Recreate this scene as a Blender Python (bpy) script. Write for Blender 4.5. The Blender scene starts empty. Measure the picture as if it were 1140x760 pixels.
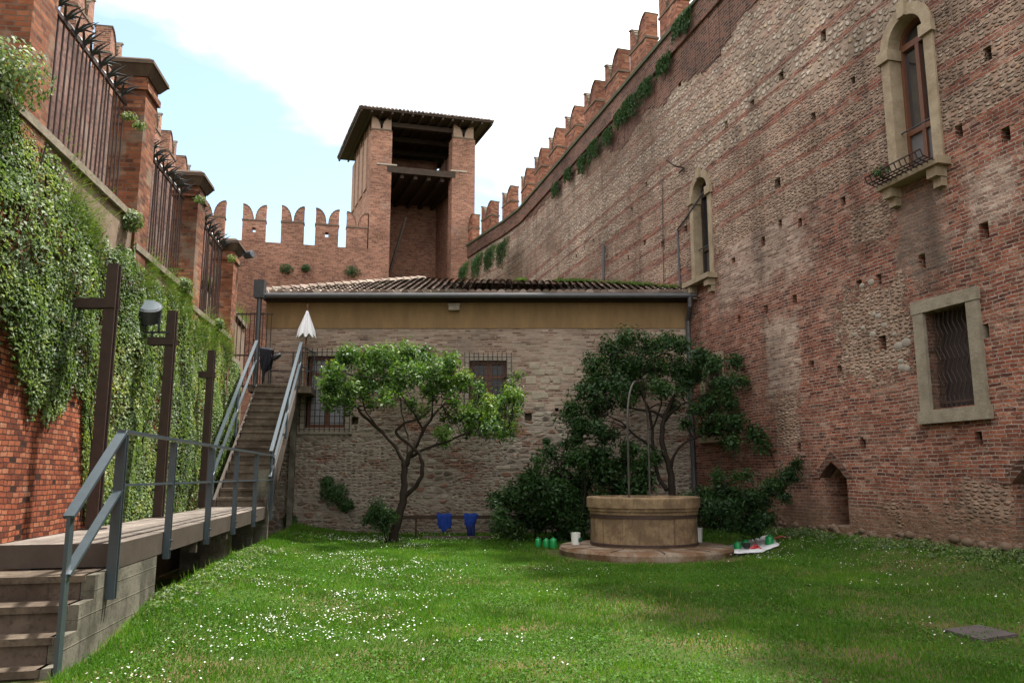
import bpy, bmesh, math, random
import numpy as np
from mathutils import Vector, Matrix
random.seed(7); RNG = np.random.default_rng(11)
SC = bpy.context.scene; COL = SC.collection
R = math.radians

# ------------------------------------------------------------------ camera maths (survey of the photograph -> metres)
F, CX, CY, HC = 890.0, 570.0, 380.0, 1.55
PITCH = math.atan(149 / F); CP, SP = math.cos(PITCH), math.sin(PITCH)
def ray(x, y):
    u = (x - CX) / F; v = (CY - y) / F
    return np.array([u, CP - v * SP, SP + v * CP])
def at_z(x, y, z):
    d = ray(x, y); return d * ((z - HC) / d[2]) + [0, 0, HC]
def at_y(x, y, Y):
    d = ray(x, y); return d * (Y / d[1]) + [0, 0, HC]
class Frame:
    """a vertical wall plane: u along it, z up, o out towards the courtyard"""
    def __init__(s, o, d, n):
        s.o = np.array(o, float); s.d = np.array(d, float) / np.hypot(*d); s.n = np.array(n, float) / np.hypot(*n)
    def __call__(s, u, z, o=0.0):
        p = s.o + s.d * u + s.n * o; return (p[0], p[1], z)
    def px(s, x, y, o=0.0):
        d = ray(x, y); q = s.o + s.n * o; nn = np.array([s.d[1], -s.d[0]])
        t = (nn @ q) / (nn @ d[:2]); P = d * t + [0, 0, HC]
        return float((P[:2] - s.o) @ s.d), float(P[2])
RW = Frame((5.0, 22.2), (-.27, 1), (-.9654, -.2607))      # big castle wall on the right
FA = Frame((0, 22.2), (1, 0), (0, -1))                    # facade of the low house
LS = 1.15
class ScaledFrame(Frame):
    def __call__(s, u, z, o=0.0): return Frame.__call__(s, u * LS, HC + (z - HC) * LS, o)
    def px(s, x, y, o=0.0): u, z = Frame.px(s, x, y, o); return u / LS, HC + (z - HC) / LS
LW = ScaledFrame((-4.71 * LS, 7.59 * LS), (-.135, 1), (.991, .134))       # retaining wall on the left
BW = Frame((-8.19, 44.0), (.969, .247), (.247, -.969))    # back castle wall and tower front
DK = Frame((-3.73, 7.79), (-.1456, 1), (.989, .144))      # lawn edge of the walkway

# ------------------------------------------------------------------ mesh builder
class MB:
    def __init__(s): s.v = []; s.f = []; s.a = []; s.r = 0.5
    def face(s, idx): s.f.append(idx); s.a.append(s.r)
    def add(s, vs, fs):
        b = len(s.v); s.v += [tuple(map(float, v)) for v in vs]
        for f in fs: s.face([b + i for i in f])
    def hexa(s, p):
        """8 points: bottom ring 0-3, top ring 4-7"""
        s.add(p, [(0, 3, 2, 1), (4, 5, 6, 7), (0, 1, 5, 4), (1, 2, 6, 5), (2, 3, 7, 6), (3, 0, 4, 7)])
    def box(s, x0, x1, y0, y1, z0, z1):
        s.hexa([(x0, y0, z0), (x1, y0, z0), (x1, y1, z0), (x0, y1, z0), (x0, y0, z1), (x1, y0, z1), (x1, y1, z1), (x0, y1, z1)])
    def fbox(s, fr, u0, u1, z0, z1, o0, o1):
        s.hexa([fr(u0, z0, o1), fr(u1, z0, o1), fr(u1, z0, o0), fr(u0, z0, o0), fr(u0, z1, o1), fr(u1, z1, o1), fr(u1, z1, o0), fr(u0, z1, o0)])
    def beam(s, a, b, w, h, up=(0, 0, 1)):
        a = Vector(a); b = Vector(b); d = (b - a).normalized(); up = Vector(up)
        if abs(d.dot(up)) > .99: up = Vector((0, 1, 0))
        x = d.cross(up).normalized() * (w / 2); y = x.cross(d).normalized() * (h / 2)
        s.hexa([a - x - y, a + x - y, b + x - y, b - x - y, a - x + y, a + x + y, b + x + y, b - x + y])
    def prism(s, poly, off):
        n = len(poly); off = Vector(off); vs = [Vector(p) for p in poly]; vs += [p + off for p in vs]
        s.add(vs, [tuple(range(n))[::-1], tuple(range(n, 2 * n))] + [(i, (i + 1) % n, n + (i + 1) % n, n + i) for i in range(n)])
    def tube(s, path, rad, n=8, cap=True):
        path = [Vector(p) for p in path]; m = len(path)
        if not hasattr(rad, '__len__'): rad = [rad] * m
        b = len(s.v); ref = None
        for i, p in enumerate(path):
            t = (path[min(i + 1, m - 1)] - path[max(i - 1, 0)]).normalized()
            if ref is None:
                ref = Vector((0, 0, 1)) if abs(t.z) < .9 else Vector((1, 0, 0))
            x = ref - t * ref.dot(t)
            if x.length < 1e-4: x = Vector((1, 0, 0)) - t * t.x
            x.normalize(); ref = x; y = t.cross(x)
            for k in range(n):
                a = 2 * math.pi * k / n; s.v.append(tuple(p + (x * math.cos(a) + y * math.sin(a)) * rad[i]))
        for i in range(m - 1):
            for k in range(n):
                s.face([b + i * n + k, b + i * n + (k + 1) % n, b + (i + 1) * n + (k + 1) % n, b + (i + 1) * n + k])
        if cap:
            s.face([b + k for k in range(n)][::-1]); s.face([b + (m - 1) * n + k for k in range(n)])
    def lathe(s, c, prof, n=48, wob=0.0):
        b = len(s.v); m = len(prof)
        for i, (r, z) in enumerate(prof):
            for k in range(n):
                a = 2 * math.pi * k / n
                rr = r * (1 + wob * math.sin(3 * a + i) + wob * .7 * math.sin(7 * a + 2))
                s.v.append((c[0] + rr * math.cos(a), c[1] + rr * math.sin(a), c[2] + z))
        for i in range(m - 1):
            for k in range(n):
                s.face([b + i * n + k, b + i * n + (k + 1) % n, b + (i + 1) * n + (k + 1) % n, b + (i + 1) * n + k])
        if prof[0][0] > 1e-4: s.face([b + k for k in range(n)][::-1])
        if prof[-1][0] > 1e-4: s.face([b + (m - 1) * n + k for k in range(n)])
    def mesh(s, name, mat=None, smooth=False):
        me = bpy.data.meshes.new(name); me.from_pydata(s.v, [], s.f)
        at = me.attributes.new('rnd', 'FLOAT', 'FACE'); at.data.foreach_set('value', np.array(s.a, dtype=np.float32))
        if mat: me.materials.append(mat)
        if smooth: me.polygons.foreach_set('use_smooth', [True] * len(me.polygons))
        bm = bmesh.new(); bm.from_mesh(me); bmesh.ops.recalc_face_normals(bm, faces=bm.faces); bm.to_mesh(me); bm.free()
        me.update(); return me
    def obj(s, name, mat, parent=None, smooth=False):
        return link(name, s.mesh(name, mat, smooth), parent)
def link(name, me, parent=None):
    o = bpy.data.objects.new(name, me); COL.objects.link(o)
    if parent is not None: put(o, parent)
    return o
def put(o, parent):
    o.parent = parent
    o.matrix_parent_inverse = parent.matrix_basis.inverted() if parent.parent is None else (parent.parent.matrix_basis @ parent.matrix_parent_inverse @ parent.matrix_basis).inverted()
def np_mesh(name, V, faces_n, mat, rnd, smooth=False):
    """V (N,k,3): N loose polygons of k corners each"""
    N, k = V.shape[:2]; me = bpy.data.meshes.new(name)
    me.vertices.add(N * k); me.vertices.foreach_set('co', V.reshape(-1).astype(np.float32))
    me.loops.add(N * k); me.loops.foreach_set('vertex_index', np.arange(N * k, dtype=np.int32))
    me.polygons.add(N); me.polygons.foreach_set('loop_start', np.arange(0, N * k, k, dtype=np.int32))
    try: me.polygons.foreach_set('loop_total', np.full(N, k, dtype=np.int32))
    except Exception: pass
    at = me.attributes.new('rnd', 'FLOAT', 'FACE'); at.data.foreach_set('value', rnd.astype(np.float32))
    me.materials.append(mat); me.update(calc_edges=True); return me
def tag(o, label=None, cat=None, group=None, kind=None):
    if label: o['label'] = label
    if cat: o['category'] = cat
    if group: o['group'] = group
    if kind: o['kind'] = kind
    return o
def thing(name, loc, label, cat, group=None):
    o = bpy.data.objects.new(name, None); COL.objects.link(o); o.location = loc; o.empty_display_size = .2
    o.matrix_basis = Matrix.Translation(Vector(loc))
    return tag(o, label, cat, group)
def dup(o, parent=None):
    c = o.copy(); COL.objects.link(c)
    if parent is not None: c.parent = parent
    for ch in [x for x in bpy.data.objects if x.parent == o]: dup(ch, c)
    return c
def boolean(o, cut_mb):
    c = cut_mb.obj('cutter_tmp', None); m = o.modifiers.new('b', 'BOOLEAN'); m.operation = 'DIFFERENCE'; m.solver = 'EXACT'; m.use_self = True; m.object = c
    dg = bpy.context.evaluated_depsgraph_get(); dg.update()
    me = bpy.data.meshes.new_from_object(o.evaluated_get(dg)); o.modifiers.clear(); old = o.data; o.data = me
    bpy.data.objects.remove(c); bpy.data.meshes.remove(old); me.name = o.name

# ------------------------------------------------------------------ value noise in numpy
_T = RNG.random((64, 64))
def vnoise(x, y):
    x = np.asarray(x, float); y = np.asarray(y, float)
    xi = np.floor(x).astype(int); yi = np.floor(y).astype(int); fx = x - xi; fy = y - yi
    fx = fx * fx * (3 - 2 * fx); fy = fy * fy * (3 - 2 * fy); g = lambda a, b: _T[a % 64, b % 64]
    return (g(xi, yi) * (1 - fx) + g(xi + 1, yi) * fx) * (1 - fy) + (g(xi, yi + 1) * (1 - fx) + g(xi + 1, yi + 1) * fx) * fy
def fbm(x, y): return .55 * vnoise(x, y) + .3 * vnoise(x * 2.1 + 7, y * 2.1 + 3) + .15 * vnoise(x * 4.3 + 1, y * 4.3 + 9)

# ------------------------------------------------------------------ materials
class NT:
    def __init__(s, name):
        s.m = bpy.data.materials.new(name); s.m.use_nodes = True; s.t = s.m.node_tree; s.t.nodes.clear()
        s.out = s.t.nodes.new('ShaderNodeOutputMaterial')
    def n(s, typ, ins=None, out=0, **kw):
        n = s.t.nodes.new('ShaderNode' + typ)
        for k, v in kw.items(): setattr(n, k, v)
        for k, v in (ins or {}).items():
            if isinstance(v, bpy.types.NodeSocket): s.t.links.new(v, n.inputs[k])
            else:
                if isinstance(v, (tuple, list)) and len(v) == 3 and n.inputs[k].type == 'RGBA': v = (*v, 1)
                n.inputs[k].default_value = v
        return n.outputs[out]
    def m2(s, op, a, b=0.0, c=None, clamp=False):
        d = {0: a, 1: b}
        if c is not None: d[2] = c
        return s.n('Math', d, operation=op, use_clamp=clamp)
    def mix(s, f, a, b, bt='MIX'):
        n = s.t.nodes.new('ShaderNodeMix'); n.data_type = 'RGBA'; n.blend_type = bt; n.clamp_factor = True
        for i, v in ((0, f), (6, a), (7, b)):
            if isinstance(v, bpy.types.NodeSocket): s.t.links.new(v, n.inputs[i])
            else:
                n.inputs[i].default_value = (*v, 1) if isinstance(v, (tuple, list)) and len(v) == 3 else v
        return n.outputs[2]
    def ramp(s, f, stops, interp='LINEAR'):
        n = s.t.nodes.new('ShaderNodeValToRGB'); cr = n.color_ramp; cr.interpolation = interp
        while len(cr.elements) < len(stops): cr.elements.new(.5)
        for e, (p, c) in zip(cr.elements, stops):
            e.position = p; e.color = (*c, 1) if isinstance(c, (tuple, list)) else (c, c, c, 1)
        s.t.links.new(f, n.inputs[0]); return n.outputs[0]
    def noise(s, vec, scale, detail=3.0, rough=.55, out=0):
        return s.n('TexNoise', {'Vector': vec, 'Scale': scale, 'Detail': detail, 'Roughness': rough}, out=out)
    def step(s, x, a, b):
        return s.n('MapRange', {0: x, 1: a, 2: b, 3: 0.0, 4: 1.0}, clamp=True, interpolation_type='SMOOTHSTEP')
    def uv(s):
        """u along the wall, v up, for any upright face"""
        g = s.t.nodes.new('ShaderNodeNewGeometry'); N = g.outputs['True Normal']; P = g.outputs['Position']
        t = s.n('VectorMath', {0: (0, 0, 1), 1: N}, operation='CROSS_PRODUCT')
        t = s.n('VectorMath', {0: t, 1: (.0005, 0, 0)}, operation='ADD')
        t = s.n('VectorMath', {0: t}, operation='NORMALIZE')
        u = s.n('VectorMath', {0: P, 1: t}, out=1, operation='DOT_PRODUCT')
        x = s.n('SeparateXYZ', {0: P}); sx = x.node.outputs
        nz = s.m2('ABSOLUTE', s.n('SeparateXYZ', {0: N}, out=2))
        v = s.m2('ADD', sx[2], s.m2('MULTIPLY', sx[1], s.m2('GREATER_THAN', nz, .7)))
        s.P = P; s.u = u; s.v = v
        return u, v, P
    def vec(s, x, y, z=0.0): return s.n('CombineXYZ', {0: x, 1: y, 2: z})
    def attr(s, name='rnd'): return s.n('Attribute', out=2, attribute_name=name)
    def done(s, col, rough=.85, height=None, bump=.5, dist=.02, spec=.3, metal=0.0, extra=None):
        d = {'Base Color': col, 'Roughness': rough, 'Metallic': metal, 'Specular IOR Level': spec}
        if height is not None:
            d['Normal'] = s.n('Bump', {'Strength': bump, 'Distance': dist, 'Height': height})
        if extra: d.update(extra)
        b = s.n('BsdfPrincipled', d); s.t.links.new(b, s.out.inputs[0]); s.bsdf = b
        return s.m
    # --- masonry pieces
    def bricks(s, bw, bh, mortar, wob=.012, smooth=.15, fine=.010):
        u, v, P = s.u, s.v, s.P
        w = s.noise(P, 1.1, 2.0); w2 = s.noise(P, 14.0, 2.0)
        dv = s.m2('ADD', s.m2('MULTIPLY', s.m2('SUBTRACT', w, .5), wob * 6), s.m2('MULTIPLY', s.m2('SUBTRACT', w2, .5), fine * 2))
        du = s.m2('MULTIPLY', s.m2('SUBTRACT', w2, .5), fine * 4)
        vec = s.vec(s.m2('ADD', u, du), s.m2('ADD', v, dv))
        n = s.t.nodes.new('ShaderNodeTexBrick'); n.offset = .5; n.offset_frequency = 2; n.squash = .6; n.squash_frequency = 3
        s.t.links.new(vec, n.inputs['Vector'])
        for k, x in (('Color1', (0, 0, 0, 1)), ('Color2', (1, 1, 1, 1)), ('Mortar', (.5, .5, .5, 1))): n.inputs[k].default_value = x
        n.inputs['Scale'].default_value = 1.0; n.inputs['Mortar Size'].default_value = mortar; n.inputs['Mortar Smooth'].default_value = smooth
        n.inputs['Brick Width'].default_value = bw; n.inputs['Row Height'].default_value = bh
        s.bvec = vec
        return n.outputs['Color'], n.outputs['Fac']
    def stones(s, su, sv, rnd=1.0):
        w = s.noise(s.P, 5.0, 2.0, out=1)
        vec = s.vec(s.m2('MULTIPLY', s.u, su), s.m2('MULTIPLY', s.v, sv))
        vec = s.n('VectorMath', {0: vec, 1: s.n('VectorMath', {0: w, 'Scale': .55}, operation='SCALE')}, operation='ADD')
        c = s.n('TexVoronoi', {'Vector': vec, 'Scale': 1.0, 'Randomness': rnd}, out=1, voronoi_dimensions='2D')
        e = s.n('TexVoronoi', {'Vector': vec, 'Scale': 1.0, 'Randomness': rnd}, out=0, voronoi_dimensions='2D', feature='DISTANCE_TO_EDGE')
        d = s.n('TexVoronoi', {'Vector': vec, 'Scale': 1.0, 'Randomness': rnd}, out=0, voronoi_dimensions='2D')
        e = s.m2('MINIMUM', e, s.m2('MULTIPLY', s.m2('SUBTRACT', .56, d), .8))
        return s.n('SeparateColor', {0: c}), e

BR_RED = [(0, (.060, .027, .022)), (.2, (.13, .046, .032)), (.45, (.20, .066, .042)), (.7, (.265, .094, .056)), (.86, (.30, .155, .108)), (1, (.38, .26, .20))]
BR_ORANGE = [(0, (.13, .04, .024)), (.3, (.27, .075, .038)), (.6, (.36, .112, .055)), (.85, (.40, .17, .095)), (1, (.46, .32, .25))]
BR_PALE = [(0, (.15, .08, .06)), (.2, (.27, .17, .125)), (.55, (.36, .265, .20)), (.85, (.42, .325, .255)), (1, (.32, .13, .085))]
ST_GREY = [(0, (.12, .085, .068)), (.25, (.25, .175, .135)), (.55, (.36, .275, .215)), (.8, (.44, .36, .285)), (.9, (.30, .14, .095)), (1, (.34, .20, .12))]
ST_PEB = [(0, (.22, .165, .125)), (.4, (.37, .305, .235)), (.75, (.48, .42, .345)), (1, (.40, .285, .17))]

def brick_mat(name, pal, mortar_col, bw=.25, bh=.072, mortar=.008, bump=.7, dirt=.4, var=.9, patch=None, eroded=0.0):
    s = NT(name); u, v, P = s.uv(); c, f = s.bricks(bw, bh, mortar)
    nz = s.noise(P, 9.0, 3.0); big = s.noise(P, .45, 4.0)
    col = s.ramp(s.m2('ADD', s.m2('MULTIPLY', c, var), s.m2('MULTIPLY', s.m2('SUBTRACT', nz, .5), .5)), pal)
    col = s.mix(f, col, mortar_col)
    if patch:     # lime wash or plaster left on the brick
        pm = s.step(s.noise(P, patch[1], 5.0, .65), patch[2], patch[2] + .12)
        col = s.mix(s.m2('MULTIPLY', pm, patch[3]), col, patch[0])
    d = s.ramp(big, [(.28, 1 - dirt), (.62, 1.12)])
    col = s.mix(1.0, col, d, 'MULTIPLY')
    h = s.m2('SUBTRACT', s.m2('MULTIPLY', s.noise(P, 30.0, 3.0), .35), f)
    if eroded: # missing bricks: dark recessed
        em = s.step(c, 1 - eroded, 1 - eroded + .004)
        col = s.mix(em, col, (.04, .02, .014)); h = s.m2('SUBTRACT', h, s.m2('MULTIPLY', em, 2.0))
    return s.done(col, .9, h, bump, .018, .15)

def castle_wall_mat():
    s = NT('castle_masonry'); u, v, P = s.uv()
    c, f = s.bricks(.235, .066, .0088, .014)
    nz = s.noise(P, 8.0, 4.0); big = s.noise(P, .38, 5.0, .6); n2 = s.noise(P, 1.7, 4.0, .6)
    bc = s.ramp(s.m2('ADD', s.m2('MULTIPLY', c, .75), s.m2('MULTIPLY', s.m2('SUBTRACT', nz, .38), .75)), BR_RED)
    bm = s.mix(f, bc, s.mix(n2, (.17, .12, .095), (.40, .33, .275)))
    # lime smears over the brick
    sm = s.step(s.noise(P, 1.2, 6.0, .72), .49, .66)
    bm = s.mix(s.m2('MULTIPLY', sm, .30), bm, (.33, .235, .175))
    sm2 = s.step(s.noise(s.vec(s.m2('MULTIPLY', u, 2.2), s.m2('MULTIPLY', v, 9.0), 1.0), 1.0, 5.0, .7), .55, .66)
    bm = s.mix(s.m2('MULTIPLY', s.m2('MULTIPLY', sm2, .6), s.step(n2, .40, .58)), bm, (.36, .30, .24))
    bm = s.mix(s.m2('MULTIPLY', s.step(s.noise(P, 2.6, 5.0, .7), .56, .68), .45), bm, (.075, .042, .033))
    # small coursed rubble
    sc, se = s.stones(7.0, 14.5, .75); sj = s.step(se, .03, .30)
    st = s.mix(sj, s.mix(n2, (.20, .125, .09), (.38, .275, .205)), s.ramp(s.m2('ADD', sc, s.m2('MULTIPLY', s.m2('SUBTRACT', nz, .5), .5)), ST_GREY))
    # larger river stones high up
    pc, pe = s.stones(5.2, 7.6); pj = s.step(pe, .05, .26)
    pb = s.mix(pj, s.mix(n2, (.20, .135, .10), (.37, .285, .22)), s.ramp(s.m2('ADD', pc, s.m2('MULTIPLY', s.m2('SUBTRACT', nz, .5), .5)), ST_PEB))
    wob = s.m2('MULTIPLY', s.m2('SUBTRACT', n2, .5), .5)
    vv = s.m2('ADD', v, wob)
    pm = s.m2('MULTIPLY', s.step(vv, 9.6, 9.9), s.step(s.noise(s.vec(s.m2('MULTIPLY', u, .16), s.m2('MULTIPLY', v, .5), 4.0), 1.0, 3.0), .40, .46))
    st = s.mix(pm, st, pb); sj = s.m2('ADD', s.m2('MULTIPLY', sj, s.m2('SUBTRACT', 1.0, pm)), s.m2('MULTIPLY', pj, pm))
    # plaster remains on the stone
    pl = s.step(s.noise(P, .75, 7.0, .70), .47, .64)
    st = s.mix(s.m2('MULTIPLY', pl, .5), st, s.mix(nz, (.30, .195, .14), (.41, .30, .225)))
    # where stone, where brick: string courses of brick through the upper stonework
    w = s.m2('ADD', v, s.m2('MULTIPLY', s.m2('SUBTRACT', s.noise(P, 3.0, 3.0), .5), .16))
    n1 = s.noise(s.vec(s.m2('MULTIPLY', u, .28), s.m2('MULTIPLY', v, 1.9), 3.0), 1.0, 6.0, .68)
    per = s.m2('FRACT', s.m2('DIVIDE', s.m2('ADD', w, s.m2('MULTIPLY', s.noise(s.vec(0.0, s.m2('MULTIPLY', v, .7), 0.0), 1.0, 1.0), 1.1)), .66))
    tri = s.m2('SUBTRACT', 1.0, s.m2('MULTIPLY', s.m2('ABSOLUTE', s.m2('SUBTRACT', per, .76)), 5.0))
    band = s.step(s.m2('ADD', s.m2('MULTIPLY', tri, .42), n1), .60, .70)
    high = s.step(s.m2('ADD', v, s.m2('MULTIPLY', n1, 1.2)), 11.2, 12.4)
    band = s.m2('MULTIPLY', band, s.m2('SUBTRACT', 1.0, s.m2('MULTIPLY', high, .45)))
    wz = s.m2('ADD', w, s.m2('MULTIPLY', s.m2('SUBTRACT', n1, .5), 2.2))
    up = s.m2('MULTIPLY', s.step(wz, 7.05, 7.35), s.m2('SUBTRACT', 1.0, band))
    patch = s.step(s.m2('ADD', s.noise(s.vec(s.m2('MULTIPLY', u, .45), s.m2('MULTIPLY', v, .33), 2.0), 1.0, 6.0, .75), s.m2('MULTIPLY', s.m2('SUBTRACT', nz, .5), .12)), .575, .67)
    patch = s.m2('MULTIPLY', patch, .75)
    ms = s.m2('MAXIMUM', up, patch)
    def spot(hx0, hx1, hy0, hy1, soft=.5):
        us = []; zs_ = []
        for a_ in (hx0, hx1):
            for b_ in (hy0, hy1): q = RW.px(a_, b_); us.append(q[0]); zs_.append(q[1])
        u0, u1, z0, z1 = min(us), max(us), min(zs_), max(zs_); R0d = float(RW.o @ RW.d)
        du = s.m2('DIVIDE', s.m2('ABSOLUTE', s.m2('ADD', u, R0d + (u0 + u1) / 2)), (u1 - u0) / 2)
        dz = s.m2('DIVIDE', s.m2('ABSOLUTE', s.m2('SUBTRACT', v, (z0 + z1) / 2)), (z1 - z0) / 2)
        e = s.m2('ADD', s.m2('MAXIMUM', du, dz), s.m2('MULTIPLY', s.m2('SUBTRACT', s.noise(P, 3.0, 7.0, .75), .5), 2.6))
        return s.m2('SUBTRACT', 1.0, s.step(e, 1.0 - soft * .5, 1.0 + soft * .5))
    ms = s.m2('MAXIMUM', ms, s.m2('MULTIPLY', spot(938, 1010, 330, 415, .2), .95))
    ms = s.m2('MAXIMUM', ms, s.m2('MULTIPLY', spot(1072, 1128, 535, 582, .5), .7))
    ms = s.m2('MAXIMUM', ms, s.m2('MULTIPLY', spot(866, 888, 440, 500, .4), .8))
    ms = s.m2('MAXIMUM', ms, s.m2('MULTIPLY', spot(948, 992, 235, 262, .4), .9))
    pale = s.m2('MAXIMUM', s.m2('MAXIMUM', spot(856, 888, 355, 440, .4), spot(1080, 1135, 190, 240, .5)), spot(800, 900, 262, 300, .8))
    bm = s.mix(s.m2('MULTIPLY', pale, .6), bm, s.mix(f, s.ramp(c, [(0, (.24, .15, .115)), (.6, (.38, .30, .24)), (1, (.46, .39, .32))]), (.42, .36, .295)))
    grey = spot(1003, 1050, 215, 305, .6)
    bm = s.mix(s.m2('MULTIPLY', grey, .7), bm, (.16, .125, .10))
    col = s.mix(ms, bm, st)
    streak = s.noise(s.vec(s.m2('MULTIPLY', u, .9), s.m2('MULTIPLY', v, 12.8), 5.0), 1.0, 4.0, .6)
    col = s.mix(1.0, col, s.ramp(streak, [(.30, .66), (.5, 1.0), (.70, 1.25)]), 'MULTIPLY')
    drip = s.noise(s.vec(s.m2('MULTIPLY', u, 1.5), s.m2('MULTIPLY', v, .16), 9.0), 1.0, 4.0, .6)
    col = s.mix(1.0, col, s.ramp(drip, [(.34, .70), (.52, 1.05)]), 'MULTIPLY')
    col = s.mix(1.0, col, s.ramp(big, [(.30, .72), (.64, 1.2)]), 'MULTIPLY')
    # damp, crumbled foot
    ft = s.m2('SUBTRACT', 1.0, s.step(s.m2('ADD', v, s.m2('MULTIPLY', n2, .9)), .95, 1.9))
    col = s.mix(s.m2('MULTIPLY', ft, .72), col, s.mix(nz, (.10, .062, .042), (.24, .165, .11)))
    hb = s.m2('SUBTRACT', s.m2('ADD', s.m2('MULTIPLY', s.noise(P, 26.0, 3.0), .6), s.m2('MULTIPLY', c, .5)), s.m2('MULTIPLY', f, s.step(n2, .30, .55)))
    hs = s.m2('ADD', s.m2('MULTIPLY', sj, 1.2), s.m2('MULTIPLY', s.noise(P, 18.0, 3.0), .5))
    h = s.m2('ADD', s.m2('MULTIPLY', hs, ms), s.m2('MULTIPLY', hb, s.m2('SUBTRACT', 1.0, ms)))
    h = s.m2('ADD', h, s.m2('MULTIPLY', s.noise(P, 3.0, 4.0), 1.3))
    return s.done(col, .92, h, 1.0, .042, .12)

def facade_mat():
    s = NT('house_masonry'); u, v, P = s.uv()
    c, f = s.bricks(.26, .066, .012, .012)
    nz = s.noise(P, 8.0, 4.0); n2 = s.noise(P, 1.5, 5.0, .6); big = s.noise(P, .4, 4.0)
    bm = s.ramp(s.m2('ADD', s.m2('MULTIPLY', c, .9), s.m2('MULTIPLY', s.m2('SUBTRACT', nz, .5), .5)), BR_PALE)
    bm = s.mix(f, bm, (.33, .275, .22))
    pl = s.step(s.noise(P, .9, 6.0, .65), .47, .62)
    bm = s.mix(s.m2('MULTIPLY', pl, .6), bm, s.mix(nz, (.26, .21, .165), (.36, .30, .24)))
    sc1, se1 = s.stones(3.0, 6.2, .8); sc2, se2 = s.stones(6.5, 12.5, .8); szm = s.step(s.noise(P, .8, 4.0, .6), .47, .53)
    sc = s.m2('ADD', s.m2('MULTIPLY', sc1, s.m2('SUBTRACT', 1.0, szm)), s.m2('MULTIPLY', sc2, szm)); se = s.m2('ADD', s.m2('MULTIPLY', se1, s.m2('SUBTRACT', 1.0, szm)), s.m2('MULTIPLY', se2, szm)); sj = s.step(se, .02, .24)
    st = s.ramp(s.m2('ADD', sc, s.m2('MULTIPLY', s.m2('SUBTRACT', nz, .5), .5)), [(0, (.10, .078, .062)), (.25, (.22, .18, .14)), (.5, (.33, .28, .22)), (.78, (.46, .405, .325)), (.86, (.22, .11, .075)), (1, (.27, .15, .10))])
    st = s.mix(sj, s.mix(n2, (.24, .195, .155), (.42, .36, .29)), st)
    st = s.mix(s.m2('MULTIPLY', s.step(s.noise(P, 1.3, 6.0, .7), .48, .64), .5), st, (.36, .30, .24))
    rb = s.step(s.noise(s.vec(s.m2('MULTIPLY', u, .5), s.m2('MULTIPLY', v, 1.3), 7.0), 1.0, 6.0, .75), .52, .62)
    redb = s.mix(f, s.ramp(s.m2('ADD', s.m2('MULTIPLY', c, .7), s.m2('MULTIPLY', s.m2('SUBTRACT', nz, .4), .7)), BR_RED), (.29, .235, .185))
    st = s.mix(rb, st, redb)
    w = s.m2('ADD', v, s.m2('MULTIPLY', s.m2('SUBTRACT', n2, .5), 1.8))
    low = s.m2('SUBTRACT', 1.0, s.step(w, 3.1, 3.45))
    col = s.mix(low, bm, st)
    col = s.mix(1.0, col, s.ramp(big, [(.3, .7), (.65, 1.12)]), 'MULTIPLY')
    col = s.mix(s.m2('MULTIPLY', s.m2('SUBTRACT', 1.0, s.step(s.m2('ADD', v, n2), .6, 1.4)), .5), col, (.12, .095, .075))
    h = s.m2('ADD', s.m2('MULTIPLY', s.m2('MULTIPLY', sj, 1.3), low), s.m2('MULTIPLY', s.m2('SUBTRACT', 0.0, f), .8))
    h = s.m2('ADD', h, s.m2('ADD', s.m2('MULTIPLY', s.noise(P, 22.0, 3.0), .5), s.noise(P, 3.0, 4.0)))
    st_ = s.noise(s.vec(s.m2('MULTIPLY', u, .9), s.m2('MULTIPLY', v, 11.0), 5.0), 1.0, 4.0, .6)
    col = s.mix(1.0, col, s.ramp(st_, [(.30, .68), (.5, 1.0), (.70, 1.22)]), 'MULTIPLY')
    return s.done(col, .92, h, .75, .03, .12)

def plain(name, col, rough=.7, var=.25, scale=6.0, bump=.25, spec=.3, metal=0.0, col2=None, dist=.01, stretch=None):
    s = NT(name); P = s.n('NewGeometry', out=0) if False else s.t.nodes.new('ShaderNodeNewGeometry').outputs['Position']
    V = P if stretch is None else s.n('VectorMath', {0: P, 1: stretch}, operation='MULTIPLY')
    nz = s.noise(V, scale, 5.0, .6); fine = s.noise(V, scale * 7, 3.0)
    c2 = col2 or tuple(min(1, x * (1 - var * 1.6)) for x in col)
    c = s.mix(s.ramp(nz, [(.32, 0.0), (.68, 1.0)]), c2, col)
    c = s.mix(.35, c, s.mix(fine, tuple(x * .65 for x in col), tuple(min(1, x * 1.25) for x in col)))
    return s.done(c, rough, s.m2('ADD', nz, s.m2('MULTIPLY', fine, .4)), bump, dist, spec, metal)

def leaf_mat(name, stops, trans=.35, rough=.42, spec=.4):
    s = NT(name); c = s.ramp(s.attr(), stops)
    b = s.n('BsdfPrincipled', {'Base Color': c, 'Roughness': rough, 'Specular IOR Level': spec})
    t = s.n('BsdfTranslucent', {'Color': s.mix(1.0, c, (1.25, 1.35, .55), 'MULTIPLY')})
    m = s.n('MixShader', {0: trans, 1: b, 2: t}); s.t.links.new(m, s.out.inputs[0]); return s.m

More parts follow.
